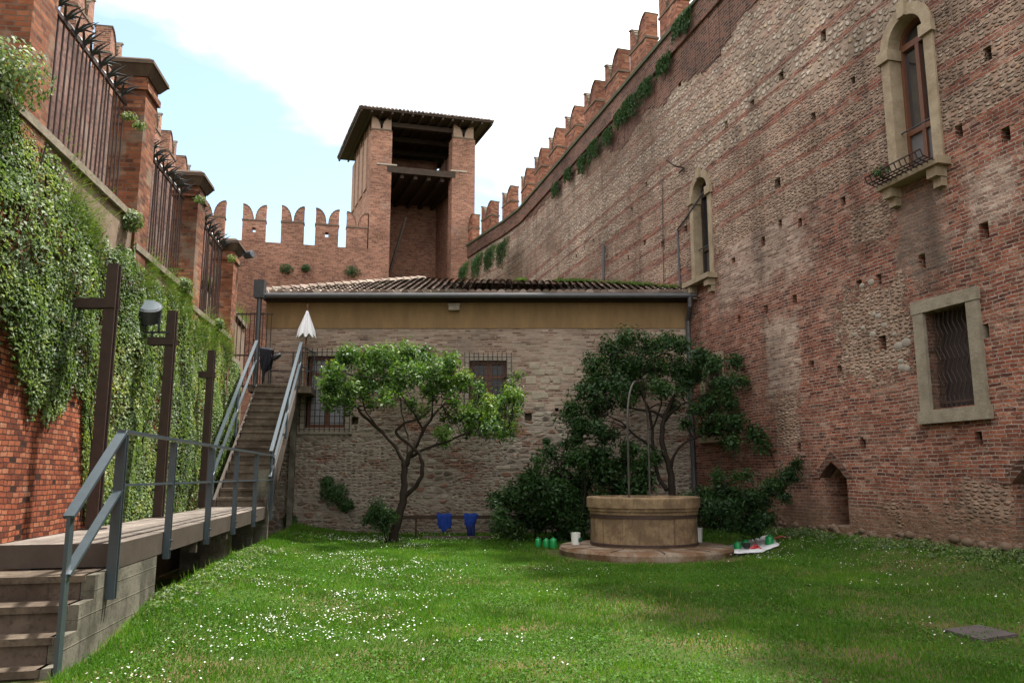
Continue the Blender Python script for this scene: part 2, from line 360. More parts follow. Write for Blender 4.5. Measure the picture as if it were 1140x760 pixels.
M = {}
M['castle'] = castle_wall_mat(); M['facade'] = facade_mat()
M['brick_left'] = brick_mat('weathered_orange_brick', BR_ORANGE, (.065, .032, .024), .145, .060, .0068, 1.0, .35, .85, ((.40, .30, .24), 1.6, .62, .45), eroded=.03)
M['brick_pier'] = brick_mat('pier_brick', [(0, (.11, .042, .026)), (.4, (.25, .085, .042)), (.8, (.36, .15, .08)), (1, (.42, .27, .2))], (.17, .11, .08), .24, .066, .008, .9, .75, .8, ((.25, .20, .15), 1.6, .50, .7))
M['cap_stone'] = plain('weathered_cap_stone', (.115, .08, .058), .9, .35, 4.0, .5, .15, col2=(.055, .04, .03))
M['brick_tower'] = brick_mat('tower_brick', [(0, (.14, .06, .042)), (.3, (.23, .098, .064)), (.6, (.31, .14, .09)), (.85, (.37, .19, .125)), (1, (.42, .27, .19))], (.34, .24, .18), .27, .078, .009, .6, .35, .8, ((.34, .25, .20), .8, .58, .45))
M['brick_dark'] = brick_mat('dark_parapet_brick', [(0, (.06, .03, .022)), (.4, (.12, .052, .035)), (.8, (.19, .08, .05)), (1, (.25, .14, .10))], (.22, .175, .145), .27, .085, .010, .9, .5, .8)
M['brick_moss'] = brick_mat('merlon_brick', [(0, (.12, .045, .03)), (.35, (.25, .085, .048)), (.7, (.35, .14, .075)), (1, (.38, .23, .16))], (.20, .14, .11), .25, .075, .008, .8, .45, .85, ((.10, .095, .06), 1.3, .60, .5))
M['brick_garden'] = brick_mat('old_inner_brick', [(0, (.06, .03, .026)), (.4, (.125, .058, .045)), (.8, (.18, .09, .068)), (1, (.24, .16, .13))], (.17, .125, .105), .27, .078, .01, .7, .5, .8, ((.20, .16, .13), 1.0, .52, .6))
M['stone'] = plain('cut_stone', (.35, .28, .195), .88, .3, 3.2, .7, .15, col2=(.165, .12, .075), dist=.03)
M['stone_grey'] = plain('grey_frame_stone', (.29, .25, .19), .88, .3, 3.4, .7, .15, col2=(.13, .108, .078), dist=.03)
M['stone_pale'] = plain('pale_window_stone', (.40, .35, .28), .85, .25, 4.0, .4, .2)
M['block'] = plain('cream_block', (.42, .36, .27), .88, .3, 5.0, .5, .2)
M['plaster'] = plain('ochre_plaster', (.275, .18, .088), .9, .3, 1.3, .3, .12, col2=(.17, .11, .058), stretch=(2.2, 1, .5))
M['plaster_old'] = plain('old_pale_plaster', (.27, .205, .15), .9, .35, 2.6, .6, .15, col2=(.13, .085, .06))
def worn_mat(name, col, dark, boards=0.0, drips=.6, tone=0.0):
    s = NT(name); u, v, P = s.uv(); n = s.noise(P, 2.2, 6.0, .65); fine = s.noise(P, 24.0, 4.0, .6)
    c = s.mix(s.step(n, .38, .62), dark, col)
    c = s.mix(s.m2('MULTIPLY', s.step(fine, .52, .66), .45), c, tuple(x * .55 for x in dark))
    d = s.noise(s.vec(s.m2('MULTIPLY', u, 7.0), s.m2('MULTIPLY', v, .7), 2.0), 1.0, 4.0, .6); c = s.mix(s.m2('MULTIPLY', s.step(d, .52, .66), drips), c, tuple(x * .6 for x in dark))
    h = s.m2('ADD', s.m2('MULTIPLY', fine, .5), n)
    if boards:
        fr = s.m2('ABSOLUTE', s.m2('SUBTRACT', s.m2('FRACT', s.m2('DIVIDE', s.m2('ADD', v, s.m2('MULTIPLY', n, .015)), boards)), .5)); ln = s.step(fr, .46, .49)
        c = s.mix(s.m2('MULTIPLY', ln, .25), c, dark); h = s.m2('ADD', h, s.m2('MULTIPLY', ln, .5))
    if tone: c = s.mix(1.0, c, s.ramp(s.attr(), [(0, 1 - tone), (1, 1 + tone)]), 'MULTIPLY')
    return s.done(c, .88, h, .6, .012, .15)
M['stone_well'] = worn_mat('wellhead_stone', (.285, .20, .118), (.145, .098, .06), 0.0, .55)
M['stone_base'] = worn_mat('worn_platform_stone', (.27, .215, .165), (.165, .095, .055), 0.0, .35)
M['concrete'] = worn_mat('board_marked_concrete', (.17, .158, .125), (.085, .078, .06), .19)
M['concrete_dark'] = worn_mat('stained_step_concrete', (.13, .10, .078), (.07, .052, .04), 0.0, .7)
M['deck'] = worn_mat('weathered_deck_boards', (.215, .185, .16), (.135, .112, .095), 0.0, .25, .22)
M['tread'] = worn_mat('worn_tread', (.15, .118, .088), (.075, .057, .042), 0.0, .4)
M['fascia'] = plain('rusty_steel_fascia', (.085, .068, .055), .7, .3, 3.0, .4, .25, col2=(.045, .033, .026))
M['steel'] = plain('blue_grey_painted_steel', (.065, .085, .10), .36, .15, 8.0, .06, .5, .25)
M['steel_dark'] = plain('dark_grey_steel', (.05, .055, .06), .45, .2, 8.0, .1, .5, .2)
M['rust'] = plain('dark_brown_steel', (.055, .032, .025), .6, .3, 7.0, .2, .4, .1, col2=(.03, .018, .015))
M['iron'] = plain('rusty_wrought_iron', (.075, .045, .038), .7, .35, 9.0, .3, .35, .2)
M['lead'] = plain('dull_zinc', (.10, .10, .105), .5, .2, 5.0, .15, .4, .3)
M['wood'] = plain('brown_window_wood', (.15, .062, .034), .55, .25, 5.0, .2, .35, stretch=(8, 8, 1))
M['wood_dark'] = plain('old_dark_timber', (.055, .038, .028), .85, .3, 4.0, .4, .2)
M['tile'] = None
M['white'] = plain('white_fabric', (.78, .78, .80), .85, .05, 6.0, .2, .2)
M['plastic_white'] = plain('white_plastic', (.68, .70, .66), .4, .05, 6.0, .03, .5)
M['green_plastic'] = plain('green_plastic', (.014, .27, .075), .3, .12, 10.0, .03, .5)
M['red_plastic'] = plain('red_plastic', (.45, .02, .025), .4, .15, 12.0, .05, .5)
M['black'] = plain('black_rubber', (.02, .02, .022), .5, .2, 12.0, .1, .4)
M['blue'] = plain('blue_workwear_cloth', (.014, .045, .26), .85, .3, 14.0, .35, .2)
M['navy'] = plain('navy_cloth', (.012, .02, .085), .9, .3, 14.0, .35, .2)
M['bark'] = plain('dark_bark', (.036, .027, .02), .9, .35, 9.0, .8, .15, col2=(.018, .014, .011), stretch=(2, 2, .6))
M['soil'] = plain('bare_soil', (.13, .095, .065), .95, .3, 5.0, .5, .1)
M['slate'] = plain('grey_slab', (.105, .085, .085), .8, .25, 5.0, .4, .25)
M['curtain'] = plain('grey_curtain', (.30, .31, .33), .9, .15, 3.0, .2, .1, stretch=(9, 1, .3))
M['lens'] = plain('frosted_lamp_glass', (.10, .12, .14), .22, .05, 4.0, .03, .6)
M['dark'] = plain('unlit_interior', (.012, .011, .010), .95, .1, 3.0, 0.1, .1)
def glass_mat():
    s = NT('window_glass'); P = s.t.nodes.new('ShaderNodeNewGeometry').outputs['Position']
    return s.done((.02, .024, .03), .03, s.noise(P, 1.5, 1.0), .03, .01, 1.0, extra={'IOR': 2.0})
M['glass'] = glass_mat(); M['dim_pane'] = plain('dim_window_pane', (.03, .032, .036), .35, .3, 2.0, .05, .4)
def tile_mat():
    s = NT('terracotta_tile'); P = s.t.nodes.new('ShaderNodeNewGeometry').outputs['Position']
    nz = s.noise(P, 7.0, 4.0, .6); big = s.noise(P, .9, 4.0)
    c = s.ramp(s.m2('ADD', s.m2('MULTIPLY', s.attr(), .8), s.m2('MULTIPLY', s.m2('SUBTRACT', nz, .35), .5)), [(0, (.085, .058, .046)), (.3, (.15, .105, .082)), (.55, (.22, .165, .135)), (.8, (.33, .265, .22)), (1, (.43, .37, .31))])
    c = s.mix(s.m2('MULTIPLY', s.step(s.m2('ADD', s.m2('MULTIPLY', nz, .5), s.m2('MULTIPLY', big, .6)), .56, .70), .8), c, (.085, .08, .055))
    return s.done(c, .9, nz, .4, .01, .15)
M['tile'] = tile_mat()
def ground_mat():
    s = NT('lawn_ground'); P = s.t.nodes.new('ShaderNodeNewGeometry').outputs['Position']
    n = s.noise(P, .55, 5.0, .6); f = s.noise(P, 25.0, 3.0)
    g = s.mix(f, (.036, .058, .014), (.062, .092, .022))
    c = s.mix(s.step(n, .46, .62), g, s.mix(f, (.085, .062, .034), (.15, .112, .055)))
    return s.done(c, .95, f, .6, .03, .1)
M['ground'] = ground_mat()
M['grass'] = leaf_mat('grass_blade', [(0, (.048, .11, .013)), (.4, (.070, .180, .016)), (.75, (.120, .25, .026)), (.92, (.20, .25, .05)), (1, (.30, .25, .10))], .40, .6, .2)
M['clover'] = leaf_mat('clover_leaf', [(0, (.032, .085, .013)), (.5, (.064, .16, .02)), (1, (.12, .23, .036))], .35, .6, .2)
M['daisy'] = leaf_mat('daisy_petal', [(0, (.70, .70, .68)), (1, (.82, .82, .80))], .25, .6, .2)
M['ivy'] = leaf_mat('ivy_leaf', [(0, (.10, .075, .040)), (.06, (.048, .080, .036)), (.3, (.095, .150, .062)), (.6, (.160, .225, .090)), (.85, (.235, .29, .095)), (1, (.33, .31, .12))], .38, .5, .35)
M['weed'] = leaf_mat('weed_blade', [(0, (.05, .10, .018)), (.5, (.10, .17, .03)), (.8, (.17, .20, .06)), (1, (.24, .19, .09))], .35, .6, .2)
M['citrus'] = leaf_mat('citrus_leaf', [(0, (.020, .050, .012)), (.35, (.046, .105, .018)), (.6, (.085, .165, .024)), (.85, (.15, .23, .034)), (1, (.25, .28, .05))], .30, .5, .25)
M['laurel'] = leaf_mat('laurel_leaf', [(0, (.014, .038, .012)), (.45, (.030, .072, .020)), (.8, (.055, .11, .028)), (1, (.10, .16, .038))], .26, .5, .25)
M['cypress'] = leaf_mat('fern_leaf', [(0, (.010, .030, .010)), (.5, (.022, .058, .015)), (.85, (.048, .10, .022)), (1, (.10, .16, .035))], .30, .5, .3)

# ------------------------------------------------------------------ leaf clouds
def leaves(name, C, Nrm, size, mat, parent=None, rnd=None, aspect=.5, droop=.25, fold=.18):
    """kite shaped leaves at C facing Nrm"""
    n = len(C); Nrm = Nrm + RNG.normal(0, .55, (n, 3)); Nrm /= np.linalg.norm(Nrm, axis=1)[:, None] + 1e-9
    a = RNG.normal(0, 1, (n, 3)); a[:, 2] -= droop * 2; a -= Nrm * (a * Nrm).sum(1)[:, None]; a /= np.linalg.norm(a, axis=1)[:, None] + 1e-9
    b = np.cross(Nrm, a); L = (size * RNG.uniform(.65, 1.3, n))[:, None]; W = L * aspect
    V = np.stack([C - a * L * .5, C + b * W * .5 + Nrm * W * fold - a * L * .02, C + a * L * .5 - Nrm * L * .12, C - b * W * .5 + Nrm * W * fold - a * L * .02], 1)
    if rnd is None: rnd = np.clip(RNG.normal(.5, .2, n), 0, 1)
    return link(name, np_mesh(name, V, 4, mat, rnd), parent)
def blades(name, B, h, w, mat, parent=None, rnd=None, lean=.45, dirv=None):
    n = len(B); th = RNG.uniform(0, 2 * np.pi, n); h = h * RNG.uniform(.6, 1.35, n)
    t = np.stack([np.cos(th), np.sin(th), np.zeros(n)], 1); ph = RNG.uniform(0, 2 * np.pi, n); ln = RNG.uniform(.1, 1, n) * lean
    tip = np.stack([np.cos(ph) * ln, np.sin(ph) * ln, np.ones(n)], 1) * h[:, None]
    if dirv is not None: tip = tip + dirv * h[:, None]
    V = np.stack([B - t * w / 2, B + t * w / 2, B + tip], 1)
    if rnd is None: rnd = np.clip(RNG.normal(.5, .2, n), 0, 1)
    return link(name, np_mesh(name, V, 3, mat, rnd), parent)
def blob_points(c, r, n, flat=.8):
    d = RNG.normal(0, 1, (n, 3)); d /= np.linalg.norm(d, axis=1)[:, None]
    rad = RNG.random(n) ** .45
    return np.array(c) + d * rad[:, None] * np.array([r, r, r * flat]), d

# ------------------------------------------------------------------ ground
def ground_h(x, y):
    x = np.asarray(x, float); y = np.asarray(y, float)
    dr = -((x - 5.0) * -.9654 + (y - 22.2) * -.2607)   # positive behind the right wall face
    dist_r = -dr
    h = .36 * np.clip(1 - dist_r / 1.5, 0, 1) ** 1.3 * np.clip((y - 5) / 6, 0, 1) * np.clip((22 - y) / 2, 0, 1)
    ex = -3.73 - .1456 * (y - 7.79); dl = x - ex
    bank = .21 * np.clip(1 - np.abs(dl - .05) / 1.6, 0, 1) ** 1.2 * np.clip((y - 7.2) / 1.3, 0, 1)
    h = h + np.where(dl > 0, bank, bank * np.clip(1 + dl / .5, -1.2, 1))
    return h + .05 * (fbm(x * .5, y * .5) - .5)
def grid_sheet(name, xs, ys, hf, mat, kind='structure'):
    X, Y = np.meshgrid(xs, ys); Z = hf(X, Y); n, m = X.shape
    V = np.stack([X, Y, Z], -1).reshape(-1, 3); me = bpy.data.meshes.new(name)
    f = [(j * m + i, j * m + i + 1, (j + 1) * m + i + 1, (j + 1) * m + i) for j in range(n - 1) for i in range(m - 1)]
    me.from_pydata(V.tolist(), [], f); me.materials.append(mat); me.polygons.foreach_set('use_smooth', [True] * len(f))
    return tag(link(name, me), kind=kind)
xs = np.concatenate([[-220, -60], np.arange(-14, 16.01, .25), [60, 220]]); ys = np.concatenate([[-220, -40, -5], np.arange(0, 24.01, .25), [60, 260]])
grid_sheet('ground', xs, ys, lambda x, y: np.where((np.abs(x) < 20) & (y > -6) & (y < 30), ground_h(x, y), 0.0), M['ground'])

WELL = np.array(at_z(715, 626, 0)); WELL[1] += 1.72; WELL = np.array([(715 - CX) / F * WELL[1] * .985, WELL[1], 0])
def right_wall_x(y): return 5.0 - .27 * (y - 22.2)
def lawn_pts(n, power=1.0):
    y = 5.2 + (22.1 - 5.2) * RNG.random(n) ** power; x = RNG.uniform(-6.5, 10, n)
    ok = (x < right_wall_x(y) - .03) & (x > -3.66 - .1456 * (y - 7.79) - np.where(y > 9, .12, 0)) & (np.abs(x) < y * .69 + .3)
    ok &= (np.hypot(x - WELL[0], y - WELL[1]) > 1.74)
    return x[ok], y[ok]
def bare(x, y):
    """0 lush .. 1 bare: worn ring round the well and thin dry patches"""
    d = np.hypot(x - WELL[0], (y - WELL[1]))
    b = np.clip(1.5 - (d - 1.72) / .42, 0, 1) * (y < WELL[1] + .9)
    p = np.clip((fbm(x * .6 + 3, y * .95 + 1) - .47) * 7, 0, 1) * np.clip((x + .3) / 1.8, 0, 1) * np.clip((15 - y) / 3, 0, 1)
    q = np.clip((fbm(x * .8, y * 1.1) - .5) * 5, 0, 1) * (y > 20.3) * .8
    return np.clip(np.maximum(np.maximum(b, p * .55), q), 0, 1)
x, y = lawn_pts(620000, 1.35); bb = bare(x, y); lush = fbm(x * .9 + 5, y * .9)
k = RNG.random(len(x)) > bb * .94; x, y, lush = x[k], y[k], lush[k]
z = ground_h(x, y); hgt = .018 + .034 * np.clip(lush, .1, .9) + .014 * (vnoise(x * 3, y * 3) > .6)
ex = x - (-3.73 - .1456 * (y - 7.79)); hgt += .05 * np.clip(1 - ex / .5, 0, 1) + .05 * np.clip(1 - (right_wall_x(y) - x) / .5, 0, 1)
rn = np.clip(.38 + .5 * (fbm(x * 1.3, y * 1.3 + 40) - .5) * 2 + RNG.normal(0, .13, len(x)), 0, .93)
dry = RNG.random(len(x)) < .05 + .25 * bare(x, y); rn[dry] = RNG.uniform(.88, 1, dry.sum())
tall = RNG.random(len(x)) < .05 * (fbm(x * 1.1, y * 1.1 + 17) > .5) + .012; hgt = np.where(tall, hgt * 2.1, hgt)
wd = .006 + .0007 * y
tag(blades('lawn_grass', np.stack([x, y, z - .005], 1), hgt, wd[:, None], M['grass'], rnd=rn, lean=.8), 'short green lawn grass with thin dry patches', 'grass', kind='stuff')
# broad weed leaves through the lawn
x, y = lawn_pts(170000, 1.25); k = (fbm(x * .9 + 11, y * .9 + 2) > .47) & (RNG.random(len(x)) > bare(x, y)) ; x, y = x[k], y[k]
P = np.stack([x, y, ground_h(x, y) + RNG.uniform(.01, .045, len(x))], 1)
tag(leaves('clover_leaves', P, np.tile([0, 0, 1.0], (len(P), 1)), .027, M['clover'], aspect=.8, droop=0), 'low clover and plantain leaves spread through the lawn', 'ground cover', kind='stuff')
x, y = lawn_pts(110000, 1.0)
dens = np.clip((fbm(x * .45 + 20, y * .45 + 9) - .42) * 4, .02, 1) * np.clip((fbm(x * 1.9 + 2, y * 1.9) - .42) * 5, .03, 1)
ex = x - (-3.73 - .1456 * (y - 7.79)); dens *= np.where((ex > .25) & (ex < 3.5), 1.25, .62) * (1 - bare(x, y) * .85)
dens += .30 * np.clip(1 - (right_wall_x(y) - x) / 1.0, 0, 1) * (y < 18)
k = RNG.random(len(x)) < dens * .52; x, y = x[k], y[k]; n = len(x)
r = RNG.uniform(.0055, .0095, n) * (1 + .010 * y); th = np.arange(6) / 6 * 2 * np.pi
tn = RNG.normal(0, .35, (n, 2)); C = np.stack([x, y, ground_h(x, y) + RNG.uniform(.035, .07, n)], 1)
V = np.stack([C + np.stack([np.cos(a) * r, np.sin(a) * r, (np.cos(a) * tn[:, 0] + np.sin(a) * tn[:, 1]) * r], 1) for a in th], 1)
tag(link('lawn_daisies', np_mesh('lawn_daisies', V, 6, M['daisy'], RNG.random(n))), 'white daisies scattered in drifts over the lawn', 'daisies', kind='stuff')
# leafy edge by the walkway and along the castle wall foot
def edge_weeds(name, pts, hmax, mat, size, label, per=60):
    C = []; N = []
    for (px_, py_, hh) in pts:
        zc = ground_h(px_, py_); p, d = blob_points((px_, py_, float(zc) + hh * .35), hh, int(per * (hh / .15) ** 1.5), .6)
        C.append(p); N.append(d + [0, 0, .5])
    return tag(leaves(name, np.concatenate(C), np.concatenate(N), size, mat), label, 'weeds', kind='stuff')
pts = []
for i in range(120):
    yy = RNG.uniform(8.3, 15.5); pts.append((-3.68 - .1456 * (yy - 7.79) + abs(RNG.normal(0, .22)), yy, RNG.uniform(.06, .13)))
edge_weeds('edge_weeds', pts, .2, M['ivy'], .045, 'low leafy weeds along the lawn edge beside the walkway')
pts = []
for i in range(300):
    yy = RNG.uniform(10.5, 18.6); pts.append((right_wall_x(yy) - abs(RNG.normal(.12, .16)), yy, RNG.uniform(.05, .10) + .12 * max(0, fbm(yy * 1.3, 2.2) - .4) * 3 * RNG.random()))
edge_weeds('wall_foot_weeds', pts, .2, M['ivy'], .05, 'leafy weeds growing at the foot of the tall castle wall')

# ------------------------------------------------------------------ right castle wall
def pathwall(mb, pts, z0, z1, o0, o1):
    """wall body following plan points (already on the face), between offsets o0 (back) and o1 (front)"""
    pts = [np.array(p, float) for p in pts]; m = len(pts); nrm = []
    for i in range(m):
        d = pts[min(i + 1, m - 1)] - pts[max(i - 1, 0)]; d /= np.hypot(*d); nrm.append(np.array([-d[1], d[0]]))
    A = [p + n * o1 for p, n in zip(pts, nrm)]; B = [p + n * o0 for p, n in zip(pts, nrm)]
    b = len(mb.v)
    for a_, b_ in zip(A, B):
        mb.v += [(a_[0], a_[1], z0), (b_[0], b_[1], z0), (b_[0], b_[1], z1), (a_[0], a_[1], z1)]
    for i in range(m - 1):
        q = b + i * 4; r = q + 4
        for k in range(4): mb.face([q + k, q + (k + 1) % 4, r + (k + 1) % 4, r + k])
    mb.face([b, b + 1, b + 2, b + 3]); mb.face([b + (m - 1) * 4 + k for k in (3, 2, 1, 0)])
def rwp(u, o=0.0): p = RW(u, 0, o); return (p[0], p[1])
plan = [rwp(-34), rwp(17.2, .02), rwp(19.5, .30), rwp(21.9, .78), rwp(24.5, 1.25), rwp(30.5, 2.1)]
castle = thing('castle_wall', RW(-5, 0, 0), 'tall red brick and stone castle wall with battlements and windows, right of the lawn', 'castle wall')
w = MB(); pathwall(w, plan, -.6, 14.12, -2.4, 0.0); wall = w.obj('wall', M['castle'], castle)
cut = MB(); holes = [(1096, 257, 1.1), (1027, 291, 1.0), (1095, 369, 1.2), (983, 381, 1.0), (979, 311, .8), (957, 316, .9), (866, 204, 1.2), (869, 249, .7), (850, 269, .9), (891, 248, .9), (939, 224, .8), (885, 333, .9), (853, 344, .9), (823, 355, .9), (961, 494, .9), (1090, 487, 1.0), (890, 498, .8), (960, 490, .6), (1068, 146, .9), (992, 188, .9), (817, 290, .8), (904, 405, .8), (935, 410, .7), (700, 287, .8), (718, 270, 1), (738, 272, 1.1), (764, 255, 1), (704, 233, .8), (676, 285, .7), (661, 268, .8), (651, 276, .7), (642, 285, .7), (720, 205, .7), (813, 34, 1), (791, 60, 1), (757, 93, 1), (870, 85, 1), (838, 115, .9), (809, 139, 1), (917, 40, 1.1), (950, 90, .8), (1100, 60, .9), (1120, 150, .9), (906, 130, .8)]
for hx, hy, sc_ in holes:
    u, z = RW.px(hx, hy)
    if u > 16.5: continue
    hw = .085 * sc_ * RNG.uniform(.85, 1.2); hh = .10 * sc_ * RNG.uniform(.85, 1.35); cut.fbox(RW, u - hw, u + hw, z - hh, z + hh, -.42, .3)
def arch_pts(uc, hw, z0, zs, n=14, pointed=False):
    """open outline: up the left side, over, down the right side"""
    P = [(uc - hw, z0)]
    if pointed: P += [(uc - hw, zs), (uc - hw * .55, zs + hw * .42), (uc, zs + hw * .78), (uc + hw * .55, zs + hw * .42), (uc + hw, zs)]
    else: P += [(uc - hw * math.cos(math.pi * k / n), zs + hw * math.sin(math.pi * k / n)) for k in range(n + 1)]
    return P + [(uc + hw, z0)]
def arch_cut(mb, fr, out, o0, o1):
    d = np.array(fr(0, 0, o1)) - np.array(fr(0, 0, o0)); mb.prism([fr(u, z, o0) for u, z in out], d)
def arch_frame(mb, fr, outer, inner, o0, o1):
    n = len(outer)
    for i in range(n - 1):
        A, B, a, b = outer[i], outer[i + 1], inner[i], inner[i + 1]
        mb.hexa([fr(*A, o0), fr(*B, o0), fr(*b, o0), fr(*a, o0), fr(*A, o1), fr(*B, o1), fr(*b, o1), fr(*a, o1)])
# arched windows: centre u, sill z
uA = (RW.px(987, 200)[0] + RW.px(1061, 178)[0]) / 2; uM = (RW.px(772, 318)[0] + RW.px(797, 308)[0]) / 2
ARW = [(uA, 6.92, 9.52, .44, .64), (uM, 6.85, 9.32, .42, .60)]
for uc, z0, zs, hi, ho in ARW: arch_cut(cut, RW, arch_pts(uc, hi, z0, zs), -.75, .4)
uG0, uG1 = sorted((RW.px(1036, 400)[0], RW.px(1082, 390)[0])); GZ0, GZ1 = 2.68, 4.36
uG0, uG1 = uG0 - .02, uG1 + .02
cut.fbox(RW, uG0, uG1, GZ0, GZ1, -.6, .4)
uL = (RW.px(787, 440)[0] + RW.px(802, 440)[0]) / 2; cut.fbox(RW, uL - .42, uL + .42, 2.55, 4.5, -.6, .4)
u1 = (RW.px(914, 550)[0] + RW.px(945, 550)[0]) / 2; u2 = RW.px(1128, 540)[0] - .45
for uc, hw, z0, zs in ((u1, .42, .55, 1.5), (u2, .46, .50, 1.42)): arch_cut(cut, RW, arch_pts(uc, hw, z0, zs, pointed=True), -.7, .4)
boolean(wall, cut)
# brick arches over the niches
for uc, hw, zs in ((u1, .42, 1.5), (u2, .46, 1.42)):
    o = arch_pts(uc, hw + .2, zs - .12, zs, pointed=True)[1:-1]; i_ = arch_pts(uc, hw, zs - .12, zs, pointed=True)[1:-1]
    o[2] = (o[2][0], o[2][1] + .06); mb = MB(); arch_frame(mb, RW, o, i_, -.25, .035); mb.obj('niche_arch', M['brick_dark'], wall)
# projecting parapet band and coping
pb = MB(); pathwall(pb, plan, 14.125, 14.80, -2.3, .10); pb.obj('parapet', M['brick_dark'], castle)
cp = MB(); pathwall(cp, plan, 14.803, 14.92, -2.3, .17); cp.obj('coping', plain('mossy_coping', (.10, .10, .065), .9, .3, 3.0, .5, .15, col2=(.045, .055, .028)), castle)
# ragged edge under the parapet: brick teeth
tb = MB()
for u in np.arange(-14, 16.5, .27):
    d = .12 + .35 * max(0, fbm(u * .8, 3.3) - .28) + .08 * random.random() + (.9 * min(1, max(0, (8.5 - u) / 4)) * (.55 + .9 * fbm(u * .5, 7.7))); tb.fbox(RW, u, u + .262, 14.12 - d, 14.122, -.05, .022 + .02 * random.random())
tb.obj('brick_course', M['brick_dark'], castle)
def merlon_mesh(name, wd, th, h0, h1, mat, hole=False):
    """swallow-tail battlement: body to h0, two horns to h1; local x along the wall, y through it"""
    hw = wd / 2; out = [(-hw, 0), (-hw, h1)]
    n = 7; nw = .05
    for k in range(1, n + 1): a = math.pi / 2 * k / n; out.append((-hw + (hw - nw) * math.sin(a), h0 + (h1 - h0) * math.cos(a)))
    for k in range(n, 0, -1): a = math.pi / 2 * k / n; out.append((hw - (hw - nw) * math.sin(a), h0 + (h1 - h0) * math.cos(a)))
    out += [(hw, h1), (hw, 0)]
    mb = MB(); mb.prism([(x_, -th / 2, z_) for x_, z_ in out], (0, th, 0))
    o = mb.obj(name, mat)
    if hole:
        c = MB(); c.box(-.09, .09, -1, 1, .52, .80); boolean(o, c)
    me = o.data; bpy.data.objects.remove(o)
    cm = MB(); cm.box(-hw - .035, hw + .035, -th / 2 - .035, th / 2 + .035, h0 - .10, h0 - .03)
    # thin capping following the horns
    for s_ in (-1, 1):
        pr = [(s_ * hw, h1)] + [(s_ * (hw - (hw - nw) * math.sin(math.pi / 2 * k / n)), h0 + (h1 - h0) * math.cos(math.pi / 2 * k / n)) for k in range(1, n + 1)]
        for (xa, za), (xb, zb) in zip(pr[:-1], pr[1:]):
            cm.hexa([(xa, -th / 2 - .04, za), (xb, -th / 2 - .04, zb), (xb, th / 2 + .04, zb), (xa, th / 2 + .04, za), (xa + s_ * .02, -th / 2 - .04, za + .05), (xb, -th / 2 - .04, zb + .06), (xb, th / 2 + .04, zb + .06), (xa + s_ * .02, th / 2 + .04, za + .05)])
    return me, cm.mesh('merlon_cap', MC)
MC = plain('lichen_capping', (.16, .115, .085), .9, .35, 4.0, .4, .15, col2=(.07, .07, .045))
def add_merlon(parent, meshes, loc, ang):
    o = link('merlon', meshes[0]); o.location = loc; o.rotation_euler = (random.gauss(0, .008), random.gauss(0, .008), ang + random.gauss(0, .02)); o.scale = (random.uniform(.94, 1.05), random.uniform(.92, 1.06), random.uniform(.96, 1.035)); o.parent = parent
    o.matrix_parent_inverse = Matrix.Translation(-Vector(parent.location))
    c = link('capping', meshes[1]); c.parent = o
    return o
mer_r = merlon_mesh('merlon', 1.24, .46, .92, 1.66, M['brick_moss'])
angR = math.atan2(RW.d[1], RW.d[0])
us = [2.21 + 2.29 * k for k in range(-12, 6)] + [16.05, 18.6, 21.15, 23.75, 26.3]
for u in us:
    uu = u + .62; off = np.interp(uu, [17.2, 19.5, 21.9, 24.5, 30.5], [.02, .30, .78, 1.25, 2.1]) if uu > 17.2 else .0
    dang = 0 if uu < 17.5 else -math.atan2(np.interp(uu + .5, [17.2, 19.5, 21.9, 24.5, 30.5], [.02, .3, .78, 1.25, 2.1]) - np.interp(uu - .5, [17.2, 19.5, 21.9, 24.5, 30.5], [.02, .3, .78, 1.25, 2.1]), 1.0)
    add_merlon(castle, mer_r, RW(uu, 14.92, off - .18), angR - dang)
